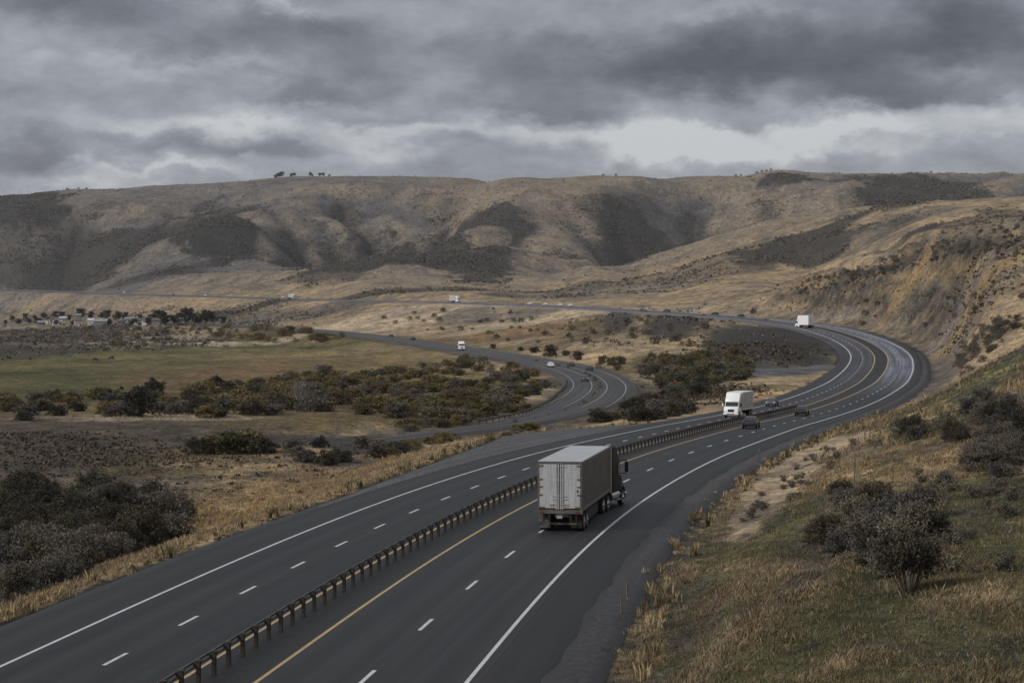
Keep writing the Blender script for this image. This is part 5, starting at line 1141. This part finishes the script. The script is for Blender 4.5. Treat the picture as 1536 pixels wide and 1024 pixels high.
# loose stones on the right bank
rk = None
for i in range(9):
    x, y = rr.uniform(1000, 1520), rr.uniform(620, 990); P = hit(x, y)
    if Rl(P.x, P.y)[0][0] < 15: continue
    if rk is None:
        b_ = bmesh.new(); bmesh.ops.create_icosphere(b_, subdivisions=3, radius=.3)
        for v in b_.verts: v.co *= 1+.35*float(fbm(np.array([v.co.x*4+v.co.z*2]), np.array([v.co.y*4-v.co.z]), 3, 5)[0]); v.co.z *= .65
        me = bpy.data.meshes.new('rock'); b_.to_mesh(me); b_.free(); rk = me; o = link_mesh('rock', me, mat('field_stone', (.15, .13, .11), .9, 0, .3, 4, bump=.5))
    else: o = bpy.data.objects.new('rock', rk); COL.objects.link(o)
    s = rr.uniform(.3, .6); o.location = P; o.scale = (s, s*rr.uniform(.7, 1.2), s*.9); o.rotation_euler = (0, 0, rr.uniform(0, 6))
    tag(o, 'weathered field stone lying in the grass of the right bank', 'rock', 'field stones on the right bank')
# thin stakes on the bank
st = None
for i, (x, y, h_) in enumerate([(1281, 735, 1.9), (1297, 660, .9), (1287, 672, .9), (1058, 790, .8), (941, 905, .9), (933, 930, 1.0)]):
    P = hit(x, y); o = MB().box((0, 0, h_/2-.1), (.07, .07, h_+.2), .008).build('stake', mat('grey_wood', (.12, .10, .08), .9, 0, .3, 5), None)
    o.location = P; o.rotation_euler = (R(3*(i % 3-1)), R(2), i)
    tag(o, ['tallest thin wooden stake on the bank above the big shrub clump', 'short wooden stake at the right end of the worn track', 'short wooden stake left of its twin by the worn track', 'short stake at the grass edge right of the semi truck', 'upper short stake at the gravel edge near the viewer', 'lowest short stake at the gravel edge near the viewer'][i], 'stake')

# ================================================================ FARMSTEAD
def house(loc, rz, w, d, h, rh, wallm, roofm, label, name='house', nwin=3, door=True):
    t = empty(name, tuple(loc), rz, label, 'barn' if name == 'barn' else 'house')
    a = MB(); a.prism([(-d/2, -1.5), (-d/2, h), (0, h+rh), (d/2, h), (d/2, -1.5)], -w/2, w/2); a.build('wall', wallm, t)
    a = MB(); e = .5
    for s in (-1, 1): a.quad([(-w/2-e, s*(d/2+e), h-e*rh/(d/2)+.05), (w/2+e, s*(d/2+e), h-e*rh/(d/2)+.05), (w/2+e, 0, h+rh+.05), (-w/2-e, 0, h+rh+.05)], .14*(1 if s > 0 else 1))
    rf = a.build('roof', roofm, t)
    if name == 'house': a = MB(); a.box((w*.25, d*.1, h+rh+.3), (.7, .7, 1.6), .03); a.build('chimney', mat('chimney_brick', (.2, .09, .06), .9, 0, .3, 3), rf)
    for k in range(nwin):
        x = -w/2+w*(k+.7)/(nwin+.4)
        a = MB(); a.box((x, -d/2-.02, h*.55), (1.2, .1, 1.2), .02); f = a.build('window', M_white, t); a = MB(); a.box((x, -d/2-.06, h*.55), (1.0, .06, 1.0)); a.build('pane', M_glass, f)
    if door:
        a = MB(); a.box((w*.32, -d/2-.03, 1.0), (1.1 if name == 'house' else 3.0, .1, 2.1), .02); a.build('door', mat('dark_door', (.06, .05, .045), .7), t)
    return t
M_wh = mat('white_house_wall', (.46, .46, .45), .8, 0, .06, 1); M_gw = mat('grey_house_wall', (.17, .165, .16), .8, 0, .1, 1); M_gro = mat('grey_sheet_roof', (.24, .245, .25), .5, .2, .12, .8); M_dro = mat('dark_roof', (.09, .085, .08), .8, 0, .2, 1); M_wro = mat('white_sheet_roof', (.45, .46, .47), .5, 0, .06, 1)
for (x, y, w, d, h, rh, wm, rm, lb, nm, nw, rz) in [
    (86, 487.5, 8, 7, 3.0, 1.5, M_wh, M_gro, 'leftmost small white house of the farmstead', 'house', 2, .3), (97, 481.5, 9, 7, 3, 1.2, M_gw, M_wro, 'low farmhouse with a white roof behind the front houses', 'house', 2, -.2),
    (117, 489, 6.5, 8, 5, 1.5, M_wh, M_dro, 'bright white two-storey house left of the long barn', 'house', 2, .25), (118, 481, 5, 5, 5.2, 1.0, M_gw, M_gro, 'grey block behind the bright white house', 'house', 1, 0),
    (137, 489, 5, 8, 5, 1.6, M_wh, M_wro, 'white gabled building at the left end of the barn', 'house', 1, 0), (152, 489, 11, 8, 4.0, 2.0, M_gw, M_gro, 'long grey barn with a pale sheet roof in the farmstead', 'barn', 5, -.08),
    (205, 487.5, 7, 6, 3.4, 1.5, M_wh, M_dro, 'small white shed among trees right of the barn', 'barn', 1, .2), (222, 487, 6, 6, 3.2, 1.5, M_wh, M_dro, 'rightmost small white shed half hidden by trees', 'barn', 1, -.2)]:
    P = hit(x, y); house(P, rz, w, d, h, rh, wm, rm, lb, nm, nw)
for k, (x, y, w, d, h, rz) in enumerate([(62, 488, 7, 6, 3, .2), (72, 484.5, 8, 6, 3.4, -.3), (182, 487.5, 6, 6, 3.2, .1), (194, 484.5, 7, 6, 3.6, .4), (238, 487.5, 7, 6, 3, -.1), (258, 485.5, 6, 5, 3.2, .2), (275, 487, 6, 5, 3.4, 0)]):
    house(hit(x, y), rz, w, d, h, 1.3, M_wh if k % 2 else M_gw, M_dro if k % 3 else M_gro, ['grey house farthest left among the farmstead trees', 'pale house behind the farthest left grey house', 'grey cottage just right of the long barn', 'white cottage behind the trees right of the barn', 'grey cottage in the middle of the tree row', 'white cottage behind the middle of the tree row', 'grey cottage near the right end of the tree row'][k], 'house', 2)
# ---- two dark cattle grazing in the field
def cow(loc, rz, label):
    me = bpy.data.meshes.new('cow'); b_ = bmesh.new()
    J = dict(hip=(0, -.75, 1.15, .30), mid=(0, -.1, 1.08, .38), chest=(0, .55, 1.1, .34), neck=(0, .95, 1.0, .19), poll=(0, 1.25, .66, .15), muz=(0, 1.42, .28, .10), tail=(0, -1.08, 1.1, .05), tailt=(0, -1.14, .5, .04))
    for s, q in ((-1, 'l'), (1, 'r')):
        J['fs'+q] = (s*.2, .5, .72, .13); J['fk'+q] = (s*.2, .56, .4, .075); J['ff'+q] = (s*.2, .52, .03, .08)
        J['hs'+q] = (s*.2, -.62, .75, .16); J['hk'+q] = (s*.21, -.82, .44, .075); J['hf'+q] = (s*.21, -.72, .03, .08); J['ear'+q] = (s*.26, 1.2, .68, .05)
    E = [('hip', 'mid'), ('mid', 'chest'), ('chest', 'neck'), ('neck', 'poll'), ('poll', 'muz'), ('hip', 'tail'), ('tail', 'tailt')]
    for q in 'lr': E += [('chest', 'fs'+q), ('fs'+q, 'fk'+q), ('fk'+q, 'ff'+q), ('hip', 'hs'+q), ('hs'+q, 'hk'+q), ('hk'+q, 'hf'+q), ('poll', 'ear'+q)]
    sk = b_.verts.layers.skin.verify()
    vs = {k: b_.verts.new(v[:3]) for k, v in J.items()}
    for a, c_ in E: b_.edges.new((vs[a], vs[c_]))
    for k, v in J.items(): vs[k][sk].radius = (v[3], v[3]); vs[k][sk].use_root = (k == 'mid')
    b_.to_mesh(me); b_.free(); o = link_mesh('cow', me, mat('dark_cow_hide', (.02, .017, .015), .7, 0, .3, 3)); o.modifiers.new('Skin', 'SKIN'); m = o.modifiers.new('Sub', 'SUBSURF'); m.levels = m.render_levels = 2
    o.location = loc; o.rotation_euler = (0, 0, rz); tag(o, label, 'cow'); return o
cow(hit(167, 540), R(75), 'dark cow grazing in the green field, right one of the pair'); cow(hit(143, 543), R(-80), 'dark cow grazing in the green field, left one of the pair')
# ================================================================ SKY, SUN, AIR
SUN_EL, SUN_AZ = 33, 240          # the veiled sun stands behind the viewer's left shoulder (bearing clockwise from the viewing direction)
w = bpy.data.worlds.new('World'); scene.world = w; w.use_nodes = True; nt = w.node_tree; nt.nodes.clear()
out = nd(nt, 'ShaderNodeOutputWorld')
sky = nd(nt, 'ShaderNodeTexSky', sky_type='NISHITA'); sky.sun_disc = False; sky.sun_elevation = R(SUN_EL); sky.sun_rotation = R(SUN_AZ); sky.air_density = 1.3; sky.dust_density = 2
bgn = nd(nt, 'ShaderNodeBackground'); bgn.inputs['Strength'].default_value = .09; nt.links.new(sky.outputs[0], bgn.inputs['Color'])
dr = nd(nt, 'ShaderNodeTexCoord').outputs['Generated']
sx = nd(nt, 'ShaderNodeSeparateXYZ'); nt.links.new(dr, sx.inputs[0]); X_, Y_, Z_ = sx.outputs
M = lambda op, a, b=None, c_=None, cl=False: math_n(nt, op, a, b, c_, cl)
az = M('ARCTAN2', X_, Y_)                 # bearing
el = M('ARCSINE', Z_)                     # elevation
# cloud deck seen in perspective
den = M('ADD', M('MAXIMUM', Z_, 0.0), .075)
cx_ = M('DIVIDE', X_, den); cy_ = M('DIVIDE', Y_, den)
cv = nd(nt, 'ShaderNodeCombineXYZ'); nt.links.new(cx_, cv.inputs[0]); nt.links.new(cy_, cv.inputs[1])
nA = noise_n(nt, map_n(nt, cv.outputs[0], (.75, 1.1, 1), (3.1, 1.7, .3)), 1.0, 9, .56, .55)
nB = noise_n(nt, map_n(nt, cv.outputs[0], (2.2, 3.0, 1), (7.3, 2.2, 1.3)), 1.0, 8, .6, .5)
av = nd(nt, 'ShaderNodeCombineXYZ'); nt.links.new(az, av.inputs[0]); nt.links.new(el, av.inputs[1])
# billow edges bend the cloud banks
wn = noise_n(nt, map_n(nt, av.outputs[0], (22, 38, 1)), 1.0, 8, .6); wn2 = noise_n(nt, map_n(nt, av.outputs[0], (20, 34, 1), (4, 9, 2)), 1.0, 8, .6)
az2 = M('ADD', az, M('MULTIPLY', M('SUBTRACT', wn, .5), .085)); el2 = M('ADD', el, M('MULTIPLY', M('SUBTRACT', wn2, .5), .042))
tot = None
def bank(px, py, rx, ry, amp, flat=0):
    """one cloud bank (or gap): bearing, height, half sizes; flat = sharper lower edge"""
    global tot
    a0 = math.atan((px-CX)/FPX); e0 = math.atan((HY-py)/FPX)
    u = M('MULTIPLY', M('SUBTRACT', az2, a0), FPX/rx); v = M('MULTIPLY', M('SUBTRACT', el2, e0), FPX/ry)
    if flat: v = M('ADD', M('MULTIPLY', M('MAXIMUM', v, 0.), .7), M('MULTIPLY', M('MINIMUM', v, 0.), flat))
    g_ = M('EXPONENT', M('MULTIPLY', M('ADD', M('MULTIPLY', u, u), M('MULTIPLY', v, v)), -1.0))
    tot = M('MULTIPLY_ADD', g_, amp, tot if tot is not None else 0.0)
for b_ in [(1120, 105, 330, 48, -.42, 1.7), (1450, 60, 150, 70, -.30), (800, 158, 120, 22, -.22, 1.7), (1330, 150, 130, 16, -.22, 1.6), (1420, 110, 90, 16, .22),
           (1010, 212, 120, 34, .46), (1260, 198, 110, 24, .42), (1480, 185, 120, 22, .22), (1150, 235, 300, 16, .22), (1400, 235, 90, 14, -.08), (850, 200, 130, 18, .18), (760, 235, 60, 14, -.06),
           (470, 140, 110, 24, -.26, 1.8), (330, 55, 190, 40, -.16), (90, 18, 150, 26, -.24), (500, 60, 70, 28, -.10), (40, 245, 90, 34, -.22, 1.3), (240, 222, 80, 20, -.16, 1.8), (420, 230, 110, 13, -.18, 1.6), (330, 192, 150, 16, .26), (570, 225, 90, 22, .20), (120, 275, 120, 14, .24), (230, 255, 180, 9, .22),
           (450, 18, 60, 14, .20), (300, 105, 130, 14, .14), (60, 110, 70, 18, .10), (680, 30, 200, 40, .06), (1090, 20, 80, 14, .14), (700, 110, 160, 30, -.05), (640, 195, 120, 9, .14), (768, 225, 900, 36, .05), (880, 232, 60, 12, -.10), (1120, 178, 90, 10, -.12), (690, 215, 50, 14, -.14), (1330, 215, 40, 12, -.10), (560, 178, 80, 12, -.10), (300, 150, 420, 60, .06), (110, 180, 130, 16, .05), (930, 60, 140, 22, .08)]: bank(*b_)
nC = noise_n(nt, map_n(nt, av.outputs[0], (17, 32, 1), (2, 5, 7)), 1.0, 10, .64, .1)
lum = M('ADD', M('ADD', .60, M('MULTIPLY', tot, 1.35)), M('ADD', M('ADD', M('MULTIPLY', M('SUBTRACT', nA, .5), .10), M('MULTIPLY', M('SUBTRACT', nC, .5), .82)), M('MULTIPLY', M('SUBTRACT', nB, .5), .06)), cl=True)
cc = ramp_n(nt, lum, [(0, (.078, .083, .104)), (.22, (.135, .142, .172)), (.45, (.225, .237, .28)), (.68, (.37, .39, .44)), (.85, (.52, .545, .59)), (1, (.66, .675, .70))])
# the overcast brightens towards the zenith, as overcast skies do
up = nd(nt, 'ShaderNodeMapRange', interpolation_type='SMOOTHSTEP'); nt.links.new(Z_, up.inputs[0]); up.inputs[1].default_value = .17; up.inputs[2].default_value = .75
top = ramp_n(nt, nA, [(.3, (.52, .54, .58)), (.7, (.78, .80, .83))])
cc = mix_rgb(nt, up.outputs[0], cc, top)
dn = nd(nt, 'ShaderNodeMapRange'); nt.links.new(Z_, dn.inputs[0]); dn.inputs[1].default_value = -.01; dn.inputs[2].default_value = .01
cc = mix_rgb(nt, dn.outputs[0], (.07, .06, .05), cc)
bgc = nd(nt, 'ShaderNodeBackground'); nt.links.new(cc, bgc.inputs['Color'])
mx = nd(nt, 'ShaderNodeMixShader'); mx.inputs[0].default_value = .9
nt.links.new(bgn.outputs[0], mx.inputs[1]); nt.links.new(bgc.outputs[0], mx.inputs[2]); nt.links.new(mx.outputs[0], out.inputs['Surface'])
sl = bpy.data.lights.new('sun', 'SUN'); sl.energy = 2.3; sl.angle = R(10); sl.color = (1, .93, .84)
so = bpy.data.objects.new('sun', sl); COL.objects.link(so)
a_ = R(SUN_AZ); d_ = Vector((math.sin(a_)*math.cos(R(SUN_EL)), math.cos(a_)*math.cos(R(SUN_EL)), math.sin(R(SUN_EL))))
so.rotation_euler = d_.to_track_quat('Z', 'Y').to_euler()
if HAZE > 0:
    b_ = bmesh.new(); bmesh.ops.create_cube(b_, size=1); me = bpy.data.meshes.new('haze'); b_.to_mesh(me); b_.free()
    hz = bpy.data.objects.new('haze', me); COL.objects.link(hz); hz.scale = (16000, 16000, 420); hz.location = (0, 0, 420/2-11); hz.display_type = 'WIRE'
    m, n2_, p = new_mat('valley_haze'); n2_.nodes.remove(p); vol = nd(n2_, 'ShaderNodeVolumePrincipled'); vol.inputs['Density'].default_value = HAZE; vol.inputs['Color'].default_value = (.72, .77, .85, 1); vol.inputs['Anisotropy'].default_value = .2
    n2_.links.new(vol.outputs[0], n2_.nodes['Material Output'].inputs['Volume']); me.materials.append(m); tag(hz, kind='stuff'); hz['label'] = 'thin grey haze filling the valley air'; hz['category'] = 'haze'
scene.render.engine = 'CYCLES'
scene.cycles.max_bounces = 5; scene.cycles.diffuse_bounces = 2; scene.cycles.glossy_bounces = 2; scene.cycles.volume_bounces = 0; scene.cycles.transparent_max_bounces = 4
vs = scene.view_settings; vs.view_transform = 'Standard'; vs.look = 'None'; vs.gamma = 1; vs.exposure = -0.1; vs.use_curve_mapping = False
